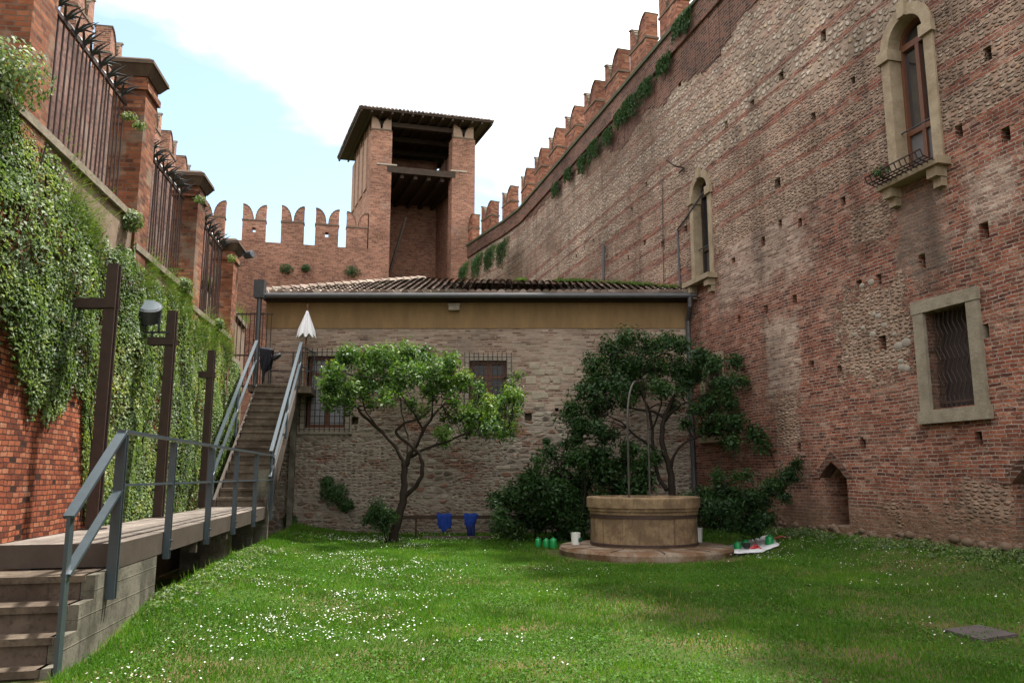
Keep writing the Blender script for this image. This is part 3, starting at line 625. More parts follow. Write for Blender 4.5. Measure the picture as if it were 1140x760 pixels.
# windows of the castle wall
def plane_quad(mb, fr, u0, u1, z0, z1, o): mb.add([fr(u0, z0, o), fr(u1, z0, o), fr(u1, z1, o), fr(u0, z1, o)], [(0, 1, 2, 3)])
def arched_window(uc, z0, zs, hi, ho, plants):
    fr_mb = MB(); arch_frame(fr_mb, RW, arch_pts(uc, ho, z0, zs), arch_pts(uc, hi - .012, z0, zs), -.40, .05)
    win = fr_mb.obj('window', M['stone'], castle); sub = win
    mb = MB()
    for s_ in (-1, 1): mb.fbox(RW, uc + s_ * (hi + ho) / 2 - (ho - hi) / 2 - .05, uc + s_ * (hi + ho) / 2 + (ho - hi) / 2 + .05, zs - .22, zs, -.3, .11)
    mb.fbox(RW, uc - .09, uc + .09, zs + hi - .02, zs + ho + .1, -.2, .10)
    mb.obj('impost', M['stone'], win)
    mb = MB(); mb.fbox(RW, uc - ho - .12, uc + ho + .12, z0 - .14, z0 - .003, -.34, .30)
    for s_ in (-1, 1):
        mb.fbox(RW, uc + s_ * (ho - .1) - .11, uc + s_ * (ho - .1) + .11, z0 - .32, z0 - .143, -.2, .24); mb.fbox(RW, uc + s_ * (ho - .1) - .09, uc + s_ * (ho - .1) + .09, z0 - .48, z0 - .323, -.2, .13)
    mb.obj('sill', M['stone'], win)
    mb = MB(); g = MB(); o_ = -.24
    inn = arch_pts(uc, hi - .015, z0, zs); inn2 = arch_pts(uc, hi - .08, z0, zs); arch_frame(mb, RW, inn, inn2, o_ - .06, o_ + .03)
    mb.fbox(RW, uc - hi + .08, uc + hi - .08, zs - .06, zs + .06, o_ - .06, o_ + .035)
    mb.fbox(RW, uc - .045, uc + .045, z0 + .1, zs - .063, o_ - .06, o_ + .032)
    mb.fbox(RW, uc - hi + .08, uc - .047, z0 + .85, z0 + .95, o_ - .05, o_ + .028); mb.fbox(RW, uc + .047, uc + hi - .08, z0 + .85, z0 + .95, o_ - .05, o_ + .028)
    mb.fbox(RW, uc - hi + .08, uc + hi - .08, z0, z0 + .1, o_ - .06, o_ + .03)
    mb.obj('sash', M['wood'] if plants else M['wood_dark'], win)
    g.prism([RW(u, z, o_ - .04) for u, z in inn2], (np.array(RW(0, 0, 0)) - np.array(RW(0, 0, .01))))
    g.obj('pane', M['glass'], win)
    gq = MB(); gq.fbox(RW, uc - hi + .07, uc + hi - .07, z0 + .05, z0 + .86, o_ - .035, o_ - .015); gq.obj('lower_panel', plain('grey_lower_panel', (.13, .125, .13), .5, .2, 3.0, .05, .4) if plants else M['glass'], win)
    bar = MB(); bar.tube([RW(uc - hi - .05, z0 + .92, -.1), RW(uc + hi + .05, z0 + .92, -.1)], .016, 6); bar.obj('guard_bar', M['steel_dark'], win)
    if plants:
        rk = MB(); ua, ub = uc - .68, uc + .70
        for o2 in (.30, .40, .50): rk.tube([RW(ua, z0 - .02, o2), RW(ub, z0 - .02, o2)], .016, 6)
        for u in np.linspace(ua, ub, 12):
            rk.tube([RW(u, z0 - .1, .1), RW(u, z0 - .04, .4), RW(u, z0, .52)], .012, 5); rk.tube([RW(u, z0, .52), RW(u, z0 + .10, .56)], .012, 5)
        rk.tube([RW(ua, z0 + .10, .56), RW(ub, z0 + .10, .56)], .016, 6)
        rk.obj('balcony_rack', M['iron'], win)
arched_window(*ARW[0], True); arched_window(*ARW[1], False)
def wall_plant(name, fr, u, z, o, r, n, mat, size, label, group=None, flat=.8, cat='plant', hang=0.0):
    p, d = blob_points((0, 0, 0), r, n, flat)
    C = np.array([fr(u, z, o)]) + p; C[:, 2] -= hang * RNG.random(n) ** 1.5
    ob = leaves(name, C, d + np.array([*fr.n, .4]), size, mat); return tag(ob, label, cat, group)
wall_plant('potted_plant', RW, uA + .38, 7.02, .5, .16, 160, M['laurel'], .07, 'small green plant on the iron rack below the large arched window')
fr = MB(); gu, gz = .24, .22
fr.fbox(RW, uG0 - gu, uG0, GZ0 - .02, GZ1, -.4, .07); fr.fbox(RW, uG1, uG1 + gu, GZ0 - .02, GZ1, -.4, .075)
fr.fbox(RW, uG0 - gu - .02, uG1 + gu + .02, GZ1 + .003, GZ1 + gz, -.4, .085)
win = fr.obj('window', M['stone_grey'], castle)
sl = MB(); sl.fbox(RW, uG0 - gu - .05, uG1 + gu + .05, GZ0 - .25, GZ0 - .023, -.4, .10); sl.obj('sill', M['stone_grey'], win)
gr = MB(); nb = 9
for i in range(nb):
    u = uG0 + (uG1 - uG0) * (i + .5) / nb
    gr.tube([RW(u + .045 * (1 if k % 2 else -1) * (0 if k in (0, 8) else 1), GZ0 + (GZ1 - GZ0) * k / 8, -.14) for k in range(9)], .011, 5)
gr.fbox(RW, uG0, uG1, GZ0 + .08, GZ0 + .12, -.155, -.125); gr.obj('grille', M['iron'], win)
bk = MB(); bk.fbox(RW, uG0 + .01, uG1 - .01, GZ0 + .01, GZ1 - .01, -.34, -.28); bk.obj('shutter', plain('dark_brown_shutter', (.05, .04, .038), .7, .2, 6.0, .2), win)
lw = MB(); lw.fbox(RW, uL - .6, uL - .42, 2.55, 4.5, -.3, .05); lw.fbox(RW, uL + .42, uL + .6, 2.55, 4.5, -.3, .055); lw.fbox(RW, uL - .62, uL + .62, 4.503, 4.72, -.3, .06)
win = lw.obj('window', M['stone'], castle); sl = MB(); sl.fbox(RW, uL - .72, uL + .72, 2.40, 2.547, -.3, .12); sl.obj('sill', M['stone'], win)
bk = MB(); bk.fbox(RW, uL - .41, uL + .41, 2.56, 4.49, -.5, -.42); bk.obj('shutter', M['wood_dark'], win)
gr = MB()
for u in np.linspace(uL - .36, uL + .36, 7): gr.tube([RW(u, 2.55, -.15), RW(u, 4.5, -.15)], .011, 5)
for z in np.linspace(2.7, 4.35, 9): gr.tube([RW(uL - .42, z, -.15), RW(uL + .42, z, -.15)], .010, 5)
gr.obj('grille', M['iron'], win)
# a patch of loose pale stones left of the grilled window
ps = MB()
for (hx, hy, r) in [(972, 372, .10), (973, 350, .07), (1000, 385, .12), (1009, 381, .13), (1004, 409, .10), (985, 362, .09), (961, 365, .07), (952, 372, .08), (1003, 402, .08), (978, 352, .09), (960, 318, .08), (970, 314, .1), (1010, 410, .09), (996, 372, .07)]:
    u, z = RW.px(hx, hy); mb_ = bmesh.new(); bmesh.ops.create_icosphere(mb_, subdivisions=2, radius=1.0)
    c = Vector(RW(u, z, -.01)); vs = [c + Vector(RW.d.tolist() + [0]) * (v.co.x * r * 1.2) + Vector((0, 0, v.co.z * r * .8)) + Vector(RW.n.tolist() + [0]) * (v.co.y * .035) for v in mb_.verts]
    ps.r = random.random(); ps.add(vs, [[v.index for v in f.verts] for f in mb_.faces]); mb_.free()
ps.obj('rubble_stones', plain('pale_river_stone', (.34, .30, .25), .85, .2, 6.0, .3, .2, col2=(.19, .165, .14)), castle, smooth=True)
# crumbled footing stones
ps = MB()
for i in range(130):
    u = RNG.uniform(-13, -3.6); mb_ = bmesh.new(); bmesh.ops.create_icosphere(mb_, subdivisions=1, radius=1.0)
    r = RNG.uniform(.05, .11); c = Vector(RW(u, .30 + RNG.uniform(.0, .22), .0))
    vs = [c + Vector(RW.d.tolist() + [0]) * (v.co.x * r * 1.3) + Vector((0, 0, v.co.z * r * .8)) + Vector(RW.n.tolist() + [0]) * (v.co.y * r * .8) for v in mb_.verts]
    ps.add(vs, [[v.index for v in f.verts] for f in mb_.faces]); mb_.free()
ps.obj('footing_stones', plain('brown_footing_stone', (.17, .12, .085), .9, .3, 6.0, .4, .15), castle, smooth=True)
# plants hanging from the parapet
hp = [(758, 12, .5), (738, 66, .42), (718, 92, .45), (700, 112, .55), (690, 124, .45), (676, 146, .4), (660, 160, .5), (648, 176, .45), (632, 190, .4), (618, 206, .4), (560, 272, .8), (546, 279, .8), (532, 288, .85), (517, 298, .8)]
names = ['topmost', 'second', 'third', 'fourth', 'fifth', 'sixth', 'seventh', 'eighth', 'ninth', 'tenth', 'eleventh', 'twelfth', 'thirteenth', 'lowest']
for (hx, hy, r), nm in zip(hp, names):
    u, z = RW.px(hx, hy); off = float(np.interp(u, [17.2, 19.5, 21.9, 24.5, 30.5], [.02, .30, .78, 1.25, 2.1])) if u > 17.2 else 0
    u, z = RW.px(hx, hy, off + .2)
    n_ = int(3000 * r); p_, d_ = blob_points((0, 0, 0), r * .6, n_, .45); sp_ = (2.3 if u < 17 else 3.0)
    along = p_[:, :1] * sp_; C_ = np.array([RW(u, min(z, 14.78), off + .17)]) + along * np.array([*RW.d, 0]) + np.abs(p_[:, 1:2]) * .5 * np.array([*RW.n, 0]) + p_[:, 2:] * np.array([0, 0, 1.0])
    C_[:, 2] -= r * 1.5 * RNG.random(n_) ** 1.8 * (.4 + .6 * vnoise(along[:, 0] * 5, u)); ob_ = leaves('hanging_plant', C_, d_ + np.array([*RW.n, .2]), .085, M['laurel'], droop=.9, aspect=.4)
    tag(ob_, f'dark green plant hanging from the castle wall parapet, {nm} of the row', 'plant', 'plants hanging from the parapet')

# ------------------------------------------------------------------ back castle wall and tower
back = thing('castle_wall', BW(-6, 0, 0), 'red brick castle wall with swallow-tail battlements, left of the tower', 'castle wall')
b = MB(); b.fbox(BW, -14, 0.0, -.5, 14.25, -1.3, 0.0); b.obj('wall', M['brick_tower'], back)
mer_b = [merlon_mesh('merlon', 1.24, .5, 1.30, 2.12, M['brick_tower'], h_) for h_ in (True, False)]
angB = math.atan2(BW.d[1], BW.d[0])
for i, (xa, xb) in enumerate(((270, 297), (313, 340), (352, 377))):
    ua = BW.px(xa, 240)[0]; ub = BW.px(xb, 240)[0]; add_merlon(back, mer_b[0] if i != 1 else mer_b[1], BW((ua + ub) / 2, 14.25, -.25), angB)
add_merlon(back, mer_b[1], BW(BW.px(398, 240)[0], 14.25, -.245), angB)
add_merlon(back, mer_b[1], BW(BW.px(237, 235)[0], 14.25, -.25), angB); add_merlon(back, mer_b[1], BW(BW.px(237, 235)[0] - 2.4, 14.25, -.25), angB)
# inner castle wall behind the fence
LC = np.array(at_z(236, 226, 16.3)[:2]); LN = np.array([-9.9, 4.0]); LCW = Frame(LN, LC - LN, (1, .05)); Ll = np.hypot(*(LC - LN))
inner = thing('castle_wall', LCW(Ll / 2, 0, 0), 'dark brick castle wall with battlements behind the iron fence', 'castle wall')
b = MB(); b.fbox(LCW, -12, Ll - .6, -.5, 14.25, -1.2, 0); b.obj('wall', M['brick_garden'], inner)
angL = math.atan2(LCW.d[1], LCW.d[0])
for u in np.arange(Ll - 3.2, -8, -2.75): add_merlon(inner, mer_b[1], LCW(u, 14.25, -.25), angL)
for (hx, hy, r, lb) in [(330, 290, .0, '')]: pass
for (hx, hy, r, lb) in [(319, 300, .42, 'green plant growing from the back castle wall, left of three'), (340, 299, .3, 'small green plant growing from the back castle wall, middle of three'), (392, 303, .5, 'wide green plant growing from the back castle wall beside the tower')]:
    u, z = BW.px(hx, hy); wall_plant('wall_plant', BW, u, z, .15, r, int(700 * r), M['laurel'], .11, lb, 'plants on the back castle wall', .7)

tower = thing('castle_tower', BW(3, 0, 0), 'square brick castle tower with an open front and a low tiled roof', 'tower')
SD = np.array([-.36, .933]); SD /= np.hypot(*SD); TW, TL = 6.25, 6.4
def tw(a, bk_, z): p = BW.o + BW.d * a + SD * bk_; return (p[0], p[1], z)
def tbox(mb, a0, a1, b0, b1, z0, z1): mb.hexa([tw(a0, b0, z0), tw(a1, b0, z0), tw(a1, b1, z0), tw(a0, b1, z0), tw(a0, b0, z1), tw(a1, b0, z1), tw(a1, b1, z1), tw(a0, b1, z1)])
jL = BW.px(435, 220)[0]; jR = BW.px(503, 220)[0]; aR = BW.px(528.5, 220)[0]; TW = aR
ZR = 22.3
m = MB(); tbox(m, 0, jL, 0, .75, -.5, ZR - .85); tbox(m, jR, TW, 0, .75, -.5, ZR - .85)
tbox(m, .75 * 0, .75, .753, TL, -.5, ZR - .85); tbox(m, TW - .75, TW, .753, TL, -.5, ZR - .85); tbox(m, .753, TW - .753, TL - .7, TL, -.5, ZR - .15)
wl = m.obj('wall', M['brick_tower'], tower); c = MB(); tbox(c, jL - .6, jL - .1 + .55, TL - 1, TL + 1, 12.3, 13.8); boolean(wl, c)
mer_t = merlon_mesh('merlon', jL - .02, .5, .12, .84, plain('limewashed_brick', (.36, .25, .19), .9, .25, 3.0, .4, .15))
for a_, b_ in ((jL / 2, .25), ((jR + TW) / 2, .25)): add_merlon(tower, mer_t, tw(a_, b_, ZR - .85), angB)
angS = math.atan2(SD[1], SD[0])
ms_ = merlon_mesh('merlon', .85, .4, .2, .84, M['brick_tower'])
MI = plain('pale_brick_infill', (.33, .22, .165), .9, .3, 4.0, .4, .15, col2=(.2, .11, .075))
for k in range(4):
    pil = MB()
    bb_ = 1.5 + 1.35 * k
    for a_ in (.25, TW - .25): add_merlon(tower, ms_, tw(a_, bb_, ZR - .85), angS)
    p0 = tw(0, bb_ - .42, 0); 
    pil.hexa([tw(-.07, bb_ - .42, 18.2), tw(-.002, bb_ - .42, 18.2), tw(-.002, bb_ + .42, 18.2), tw(-.07, bb_ + .42, 18.2), tw(-.07, bb_ - .42, ZR - .9), tw(-.002, bb_ - .42, ZR - .9), tw(-.002, bb_ + .42, ZR - .9), tw(-.07, bb_ + .42, ZR - .9)])
    pil.obj('walled_up_merlon', MI, tower); pil = MB()
    q = [tw(TW - .752, bb_ - .4, 19.35), tw(TW - .82, bb_ - .4, 19.35), tw(TW - .82, bb_ + .25, 19.35), tw(TW - .752, bb_ + .25, 19.35)]
    pil.hexa(q + [(x_, y_, ZR - .95) for x_, y_, _ in q]); pil.obj('walled_up_merlon', MI, tower)
fl = MB(); tbox(fl, .76, TW - .76, .2, TL - .75, 19.0, 19.25); tbox(fl, jL - .25, jR + .2, -.02, .18, 18.95, 19.32)
for a_ in np.linspace(1.1, TW - 1.1, 6): tbox(fl, a_ - .1, a_ + .1, .25, TL - .76, 18.75, 18.997)
fl.obj('floor', M['wood_dark'], tower)
st_ = MB(); tbox(st_, .35, jL + .3, -.06, -.002, 19.35, 19.43); st_.obj('string_course', M['stone_pale'], tower); st_ = MB(); tbox(st_, jR - .1, TW - .5, -.06, -.002, 19.35, 19.43); st_.obj('string_course', M['stone_pale'], tower)
bm_ = MB(); bm_.beam(tw(jL + .1, .9, 12.6), tw(jL + 1.25, 1.6, 16.8), .13, .13); bm_.obj('prop', M['wood_dark'], tower)
rf = MB(); ov = .85
cor = [tw(-ov, -ov, ZR), tw(TW + ov, -ov, ZR), tw(TW + ov, TL + ov, ZR), tw(-ov, TL + ov, ZR)]; ap = tw(TW / 2, TL / 2, ZR + 1.15)
cor2 = [(x_, y_, z_ + .10) for x_, y_, z_ in cor]
rf.add(cor + cor2 + [ap], [(3, 2, 1, 0), (0, 1, 5, 4), (1, 2, 6, 5), (2, 3, 7, 6), (3, 0, 4, 7), (4, 5, 8), (5, 6, 8), (6, 7, 8), (7, 4, 8)])
roof = rf.obj('roof', M['wood_dark'], tower)
ra = MB()
for k in range(14):
    a_ = -ov + .1 + (TW + 2 * ov - .2) * k / 13; tbox(ra, a_ - .05, a_ + .05, -ov + .03, TL + ov - .03, ZR - .14, ZR - .003)
for bq in (.35, 2.4, 4.4, TL - .4): tbox(ra, .3, TW - .3, bq - .12, bq + .12, ZR - .42, ZR - .143)
ra.obj('rafters', M['wood_dark'], roof)
et = MB()
def eave_tiles(p, q, n):
    p = Vector(p); q = Vector(q); c = Vector(ap)
    for k in range(n):
        a = p.lerp(q, (k + .5) / n) + Vector((0, 0, .12)); d = (c - a).normalized(); a0 = a - d * .06; et.r = random.random()
        w_ = (q - p).normalized(); rr = (q - p).length / n * .46; up = d.cross(w_); up = up if up.z > 0 else -up; m_ = 5; L_ = 1.2
        vs = []
        for e in (a0, a0 + d * L_):
            for j in range(m_ + 1): an = math.pi * j / m_; vs.append(e + w_ * (math.cos(an) * rr) + up * (math.sin(an) * rr))
        et.add(vs, [(j, j + 1, m_ + 2 + j, m_ + 1 + j) for j in range(m_)] + [tuple(range(m_ + 1))])
for i in range(4): eave_tiles(cor[i], cor[(i + 1) % 4], 36)
et.obj('roof_tiles', M['tile'], roof)

# ------------------------------------------------------------------ low house at the end of the lawn
house = thing('house', FA(-1, 0, 0), 'low house with ochre plaster band and tiled roof at the end of the lawn', 'house')
b = MB(); b.hexa([FA(-6.95, -.5, 0), FA(5.05, -.5, 0), (3.9, 26.5, -.5), (-6.95, 26.5, -.5), FA(-6.95, 6.55, 0), FA(5.05, 6.55, 0), (3.9, 26.5, 6.55), (-6.95, 26.5, 6.55)])
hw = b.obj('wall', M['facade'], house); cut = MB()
W1 = (-5.72, -4.62, 2.85, 4.85); W2 = (-1.18, -.16, 2.85, 4.72)
for u0, u1_, z0, z1 in (W1, W2): cut.fbox(FA, u0, u1_, z0, z1, -.32, .5)
for hx, hy in ((395, 468), (588, 464), (506, 468), (620, 456)):
    u, z = FA.px(hx, hy); s_ = .10 if hx != 620 else .05; cut.fbox(FA, u - s_, u + s_, z - s_, z + s_ * 1.1, -.4, .5)
boolean(hw, cut)
b = MB(); b.fbox(FA, -6.97, 5.02, 5.64, 6.50, -.1, .025); b.obj('plaster_band', M['plaster'], house)
b = MB()
for (hx, hy, ww, hh) in [(595, 407, 12, 7), (614, 405, 9, 5), (633, 412, 13, 9), (601, 414, 11, 7), (613, 414, 8, 6), (591, 423, 12, 9), (607, 423, 11, 8), (620, 423, 9, 8), (604, 431, 7, 4), (617, 432, 13, 4), (597, 440, 10, 8), (606, 440, 9, 6), (601, 451, 11, 5), (622, 449, 7, 4), (541, 488, 0, 0), (560, 520, 16, 4)]:
    if ww:
        b = MB(); u, z = FA.px(hx, hy); k_ = 22.2 / F * .5; b.r = random.random(); b.fbox(FA, u - ww * k_, u + ww * k_, z - hh * k_, z + hh * k_, -.05, .012 + .012 * random.random())
        bl = b.obj('squared_stone', M['block'], house); bv = bl.modifiers.new('bevel', 'BEVEL'); bv.width = .02; bv.segments = 2
def house_window(u0, u1_, z0, z1, curtain):
    t_ = .17; b = MB(); b.fbox(FA, u0 - t_, u0, z0, z1, -.2, .03); b.fbox(FA, u1_, u1_ + t_, z0, z1, -.2, .032); b.fbox(FA, u0 - t_, u1_ + t_, z1 + .002, z1 + t_, -.2, .034); b.fbox(FA, u0 - t_ - .03, u1_ + t_ + .03, z0 - t_, z0 - .002, -.2, .06)
    w_ = b.obj('window', M['stone_pale'], house); b = MB(); um = (u0 + u1_) / 2
    for a_, c_ in ((u0 + .002, u0 + .09), (um - .07, um + .07), (u1_ - .09, u1_ - .002)): b.fbox(FA, a_, c_, z0 + .002, z1 - .002, -.22, -.15)
    for a_, c_ in ((z0 + .003, z0 + .10), (z1 - .10, z1 - .003), (z0 + (z1 - z0) * .74, z0 + (z1 - z0) * .74 + .08)): b.fbox(FA, u0 + .09, u1_ - .09, a_, c_, -.215, -.155)
    b.obj('sash', M['wood'], w_)
    b = MB(); b.fbox(FA, u0 + .05, u1_ - .05, z0 + .05, z1 - .05, -.20, -.19); b.obj('pane', M['curtain'] if curtain else M['dim_pane'], w_)
    b = MB(); ga, gb = u0 - .14, u1_ + .14
    for u in np.linspace(ga, gb, 11): b.tube([FA(u, z0 - .12, .10), FA(u, z1 + .22, .10)], .011, 5)
    for z in np.linspace(z0 - .05, z1 + .1, 13): b.tube([FA(ga, z, .10), FA(gb, z, .10)], .010, 5)
    b.obj('grille', M['iron'], w_)
house_window(*W1, True); house_window(*W2, False)
# roof
m_s = .33; ye, ze = 21.78, 6.58
def roof_hit(x, y):
    d = ray(x, y); t = (ze - m_s * ye - HC) / (d[2] - m_s * d[1]); return d * t + [0, 0, HC]
E0 = np.array([-6.98, ye, ze]); E1 = np.array([5.08, ye, ze]); A0 = roof_hit(471, 311.5); A1 = roof_hit(560, 313.5); A2 = roof_hit(655, 315); A3 = roof_hit(754, 322)
top = [E0, A0, A1, A2, A3, np.array([5.08, max(ye + .4, A3[1] - .4), 0])]
def ymax(x): return float(np.interp(x, [p[0] for p in top], [p[1] for p in top]))
rz = lambda y: ze + m_s * (y - ye)
b = MB(); up_ = [(p[0], p[1], rz(p[1]) - .045) for p in top]
pl = [(E0[0], E0[1], ze - .045), (E1[0], E1[1], ze - .045)] + [(x_, y_, z_) for x_, y_, z_ in up_[:0:-1]]
b.prism(pl, (0, 0, -.12))
hipb = [(E0[0], E0[1], ze - .06), (A0[0], A0[1], rz(A0[1]) - .06), (A1[0], A1[1], rz(A1[1]) - .06), (A1[0], A1[1] + 2, ze + .4), (E0[0], A0[1] + 1.5, ze - .06)]
b.prism(hipb, (0, 0, -.1))
roof = b.obj('roof', M['tile'], house)
t = MB(); pitch = .205
for i, x_ in enumerate(np.arange(E0[0] + .12, E1[0] - .02, pitch)):
    ym = ymax(x_); s_ = 0.0; row = 0
    while ye + s_ - .05 < ym - .12:
        L_ = .46; y0 = ye - .10 + s_; y1 = min(y0 + L_, ym); xx = x_ + random.uniform(-.012, .012); r0, r1 = .109, .090; lift0, lift1 = .035 + random.uniform(0, .012), 0.0
        t.r = min(1, max(0, random.gauss(.42, .26) + (.28 if x_ < -4.2 else 0) * random.random())); vs = []
        for (yy, rr, lf) in ((y0, r0, lift0), (y1, r1, lift1)):
            for j in range(7): an = math.pi * j / 6; vs.append((xx + rr * math.cos(an), yy, rz(yy) - .03 + lf + rr * .9 * math.sin(an)))
        t.add(vs, [(j, j + 1, 8 + j, 7 + j) for j in range(6)] + [(0, 1, 2, 3, 4, 5, 6)]) if row == 0 else t.add(vs, [(j, j + 1, 8 + j, 7 + j) for j in range(6)])
        s_ += .355; row += 1
# hip tiles on the left slope edge
hd = (A0 - E0); nh = 20
for k in range(nh):
    p = E0 + hd * (k / nh); q = E0 + hd * ((k + 1.25) / nh); t.r = random.uniform(.65, 1)
    t.tube([(p[0], p[1], rz(p[1]) + .06), (q[0], q[1], rz(q[1]) + .03)], [.10, .085], 8)
t.obj('roof_tiles', M['tile'], roof)
g = MB()
g.tube([(E0[0] - .05, ye - .12, ze - .11), (E1[0] + .03, ye - .12, ze - .11)], .075, 10); gu_ = g.obj('gutter', M['lead'], house)
g = MB(); g.fbox(FA, -6.95, 5.02, 6.38, 6.50, .03, .34); g.obj('eaves_board', M['wood_dark'], house)
g = MB(); xd = 4.93
g.tube([(xd, ye - .12, ze - .15), (xd, ye - .1, ze - .4), (xd + .02, 22.1, ze - .75), (xd + .02, 22.08, .1)], .065, 10); g.obj('downpipe', M['lead'], house)
lb = MB(); u, z = FA.px(506, 343); lb.fbox(FA, u - .15, u + .15, z - .09, z + .05, .03, .2); lb.fbox(FA, u - .17, u + .17, z + .052, z + .09, .03, .23)
tag(lb.obj('wall_lamp', M['stone_pale']), 'small grey box lamp under the eaves of the low house', 'lamp')
# weeds on the upper edge of the roof
C = []
for i in range(110):
    x_ = RNG.uniform(A1[0] + .5, A3[0]); y_ = ymax(x_) - abs(RNG.normal(.12, .18)); C.append((x_, y_, rz(y_) + .06, RNG.uniform(.08, .22)))
B_ = np.concatenate([np.array([c[:3]]) + RNG.normal(0, [.12, .10, .01], (45, 3)) for c in C]); B_ = B_[(fbm(B_[:, 0] * 1.5, B_[:, 1]) > .42)]
tag(blades('roof_weeds', B_, .085, .014, M['weed'], rnd=RNG.uniform(.0, .6, len(B_)), lean=.7), 'green weeds growing along the upper edge of the tiled roof', 'weeds', kind='stuff')
# thin conduit and pipe on the castle wall above the roof
def wall_tube(name, pts, r, mat, label, cat):
    mb = MB(); P_ = []
    for (hx, hy) in pts: u, z = RW.px(hx, hy, .05); P_.append(RW(u, z, .05))
    mb.tube(P_, r, 6); return tag(mb.obj(name, mat), label, cat)
wall_tube('conduit', [(757, 324), (754, 256), (767, 238), (783, 214)], .028, M['lead'], 'grey conduit climbing from the roof into the smaller arched window', 'pipe')
wall_tube('cable', [(739, 318), (737, 200)], .011, M['black'], 'thin dark cable running straight down the castle wall above the roof', 'cable')
wall_tube('drain_pipe', [(672, 311), (672, 272)], .05, M['lead'], 'short grey drain pipe on the castle wall above the low roof', 'pipe')
brk = MB(); u, z = RW.px(762, 187); brk.tube([RW(u, z, -.1), RW(u, z + .02, .3), RW(u + .15, z + .25, .5)], .025, 6); brk.tube([RW(u - .1, z - .05, .06), RW(u + .15, z - .1, .1)], .03, 6)
tag(brk.obj('iron_hook', M['iron']), 'rusty iron hook sticking out above the smaller arched window', 'hook')

# ------------------------------------------------------------------ left retaining wall, piers, fence
garden = thing('retaining_wall', LW(5, 0, 0), 'ivy covered orange brick retaining wall along the left side', 'wall')
SEG = [(-16, 2.75, 4.96), (2.75, 5.75, 4.62), (5.75, 8.9, 4.42), (8.9, 9.9, 4.02)]
m = MB(); 
for k, (u0, u1_, zt) in enumerate(SEG): m.fbox(LW, u0, u1_, -.6, zt - .093, -.5, 0)
m.obj('wall', M['brick_left'], garden)
c = MB(); sp = MB()
for u0, u1_, zt in SEG:
    c.fbox(LW, u0, u1_ - .003, zt - .09, zt, -.55, .07); sp.fbox(LW, u0, u1_ - .01, zt - .75, zt - .095, -.2, .012)
c.obj('coping', M['stone_grey'], garden); sp.obj('plaster_strip', M['plaster_old'], garden)
tm = MB(); tm.hexa([(-8.8, -6, 0), LW(-11.6, 0, -.5), LW(9.8, 0, -.5), (-16.5, 41, 0), (-8.8, -6, 4.0), LW(-11.6, 4.0, -.5), LW(9.8, 4.0, -.5), (-16.5, 41, 4.0)])
tag(tm.obj('terrace_ground', M['soil']), kind='structure')
PIERS = [(-.32, 8.3, 'nearest brick fence pier at the left edge, rising out of the picture', 4.96), (2.95, 7.18, 'brick fence pier with a moulded stone cap beside the first iron fence panel', 4.96), (5.95, 6.72, 'brick fence pier between the second and third iron fence panels', 4.62), (9.0, 6.42, 'brick fence pier with a small floodlight on its cap', 4.3)]
for u, zt, lb, zb in PIERS:
    p = thing('fence_pier', LW(u, zb, -.15), lb, 'pier', 'brick piers of the iron fence')
    m = MB(); h = .25; m.fbox(LW, u - h, u + h, 3.2, zt - .42, -.42, .05)
    m.fbox(LW, u - h - .04, u + h + .04, zt - .418, zt - .33, -.46, .09); m.fbox(LW, u - h, u + h, zt - .328, zt - .22, -.42, .05); m.obj('shaft', M['brick_pier'], p)
    cm = MB()
    def ring(e, z_): return [LW(u - h - e, z_, .05 + e), LW(u + h + e, z_, .05 + e), LW(u + h + e, z_, -.42 - e), LW(u - h - e, z_, -.42 - e)]
    cm.hexa(ring(.02, zt - .218) + ring(.115, zt - .08)); cm.hexa(ring(.13, zt - .078) + ring(.12, zt - .02)); cm.hexa(ring(.10, zt - .008) + ring(.02, zt + .05)); cm.obj('cap', M['cap_stone'], p)
    pu = MB()
def fence(u0, u1_, zb, zt, label):
    f = thing('iron_fence', LW((u0 + u1_) / 2, zb, -.15), label, 'fence', 'iron fence panels on the retaining wall')
    r = MB(); r.fbox(LW, u0, u1_, zt - .05, zt, -.22, -.18); r.obj('rail', M['iron'], f)
    r = MB(); r.fbox(LW, u0, u1_, zb + .06, zb + .10, -.22, -.18); r.obj('rail', M['iron'], f)
    n = int(round((u1_ - u0) / .128)); bar0 = None
    bm_ = MB(); bm_.tube([(0, 0, 0), (0, 0, (zt - zb) * LS - .06)], .0135, 7); me = bm_.mesh('bar', M['iron'])
    s_ = MB(); L_ = .26
    for k, (dx, dy) in enumerate(((.9, .5), (.9, -.5), (.2, .95), (.35, -.9), (-.5, .2), (1.0, 0.0))):
        s_.tube([(0, 0, 0), (dx * .04, dy * .04, .09), (dx * .12, dy * .12, .15), (dx * L_, dy * L_, .16 + .02 * k)], [.014, .018, .017, .003], 5)
    sm = s_.mesh('spike', M['steel_dark']); ang = math.atan2(LW.n[1], LW.n[0]); base = Matrix.Translation(-Vector(f.location))
    for k in range(n):
        u = u0 + (k + .5) * (u1_ - u0) / n; o = link('bar', me); o.location = LW(u, zb, -.20); o.parent = f; o.matrix_parent_inverse = base
        o.rotation_euler = (random.gauss(0, .006), random.gauss(0, .006), 0)
        if k % 2 == 0:
            q = link('spike', sm); q.parent = o; q.location = (0, 0, (zt - zb) * LS - .05); q.rotation_euler = (0, 0, ang + random.uniform(-.25, .25))
fence(.02, 2.61, 4.96, 6.53, 'nearest iron fence panel with spikes, on the high part of the retaining wall')
fence(3.29, 5.61, 4.62, 6.26, 'second iron fence panel with spikes, between two capped piers')
fence(6.29, 8.66, 4.42, 6.22, 'third and farthest iron fence panel with spikes, next to the roof')
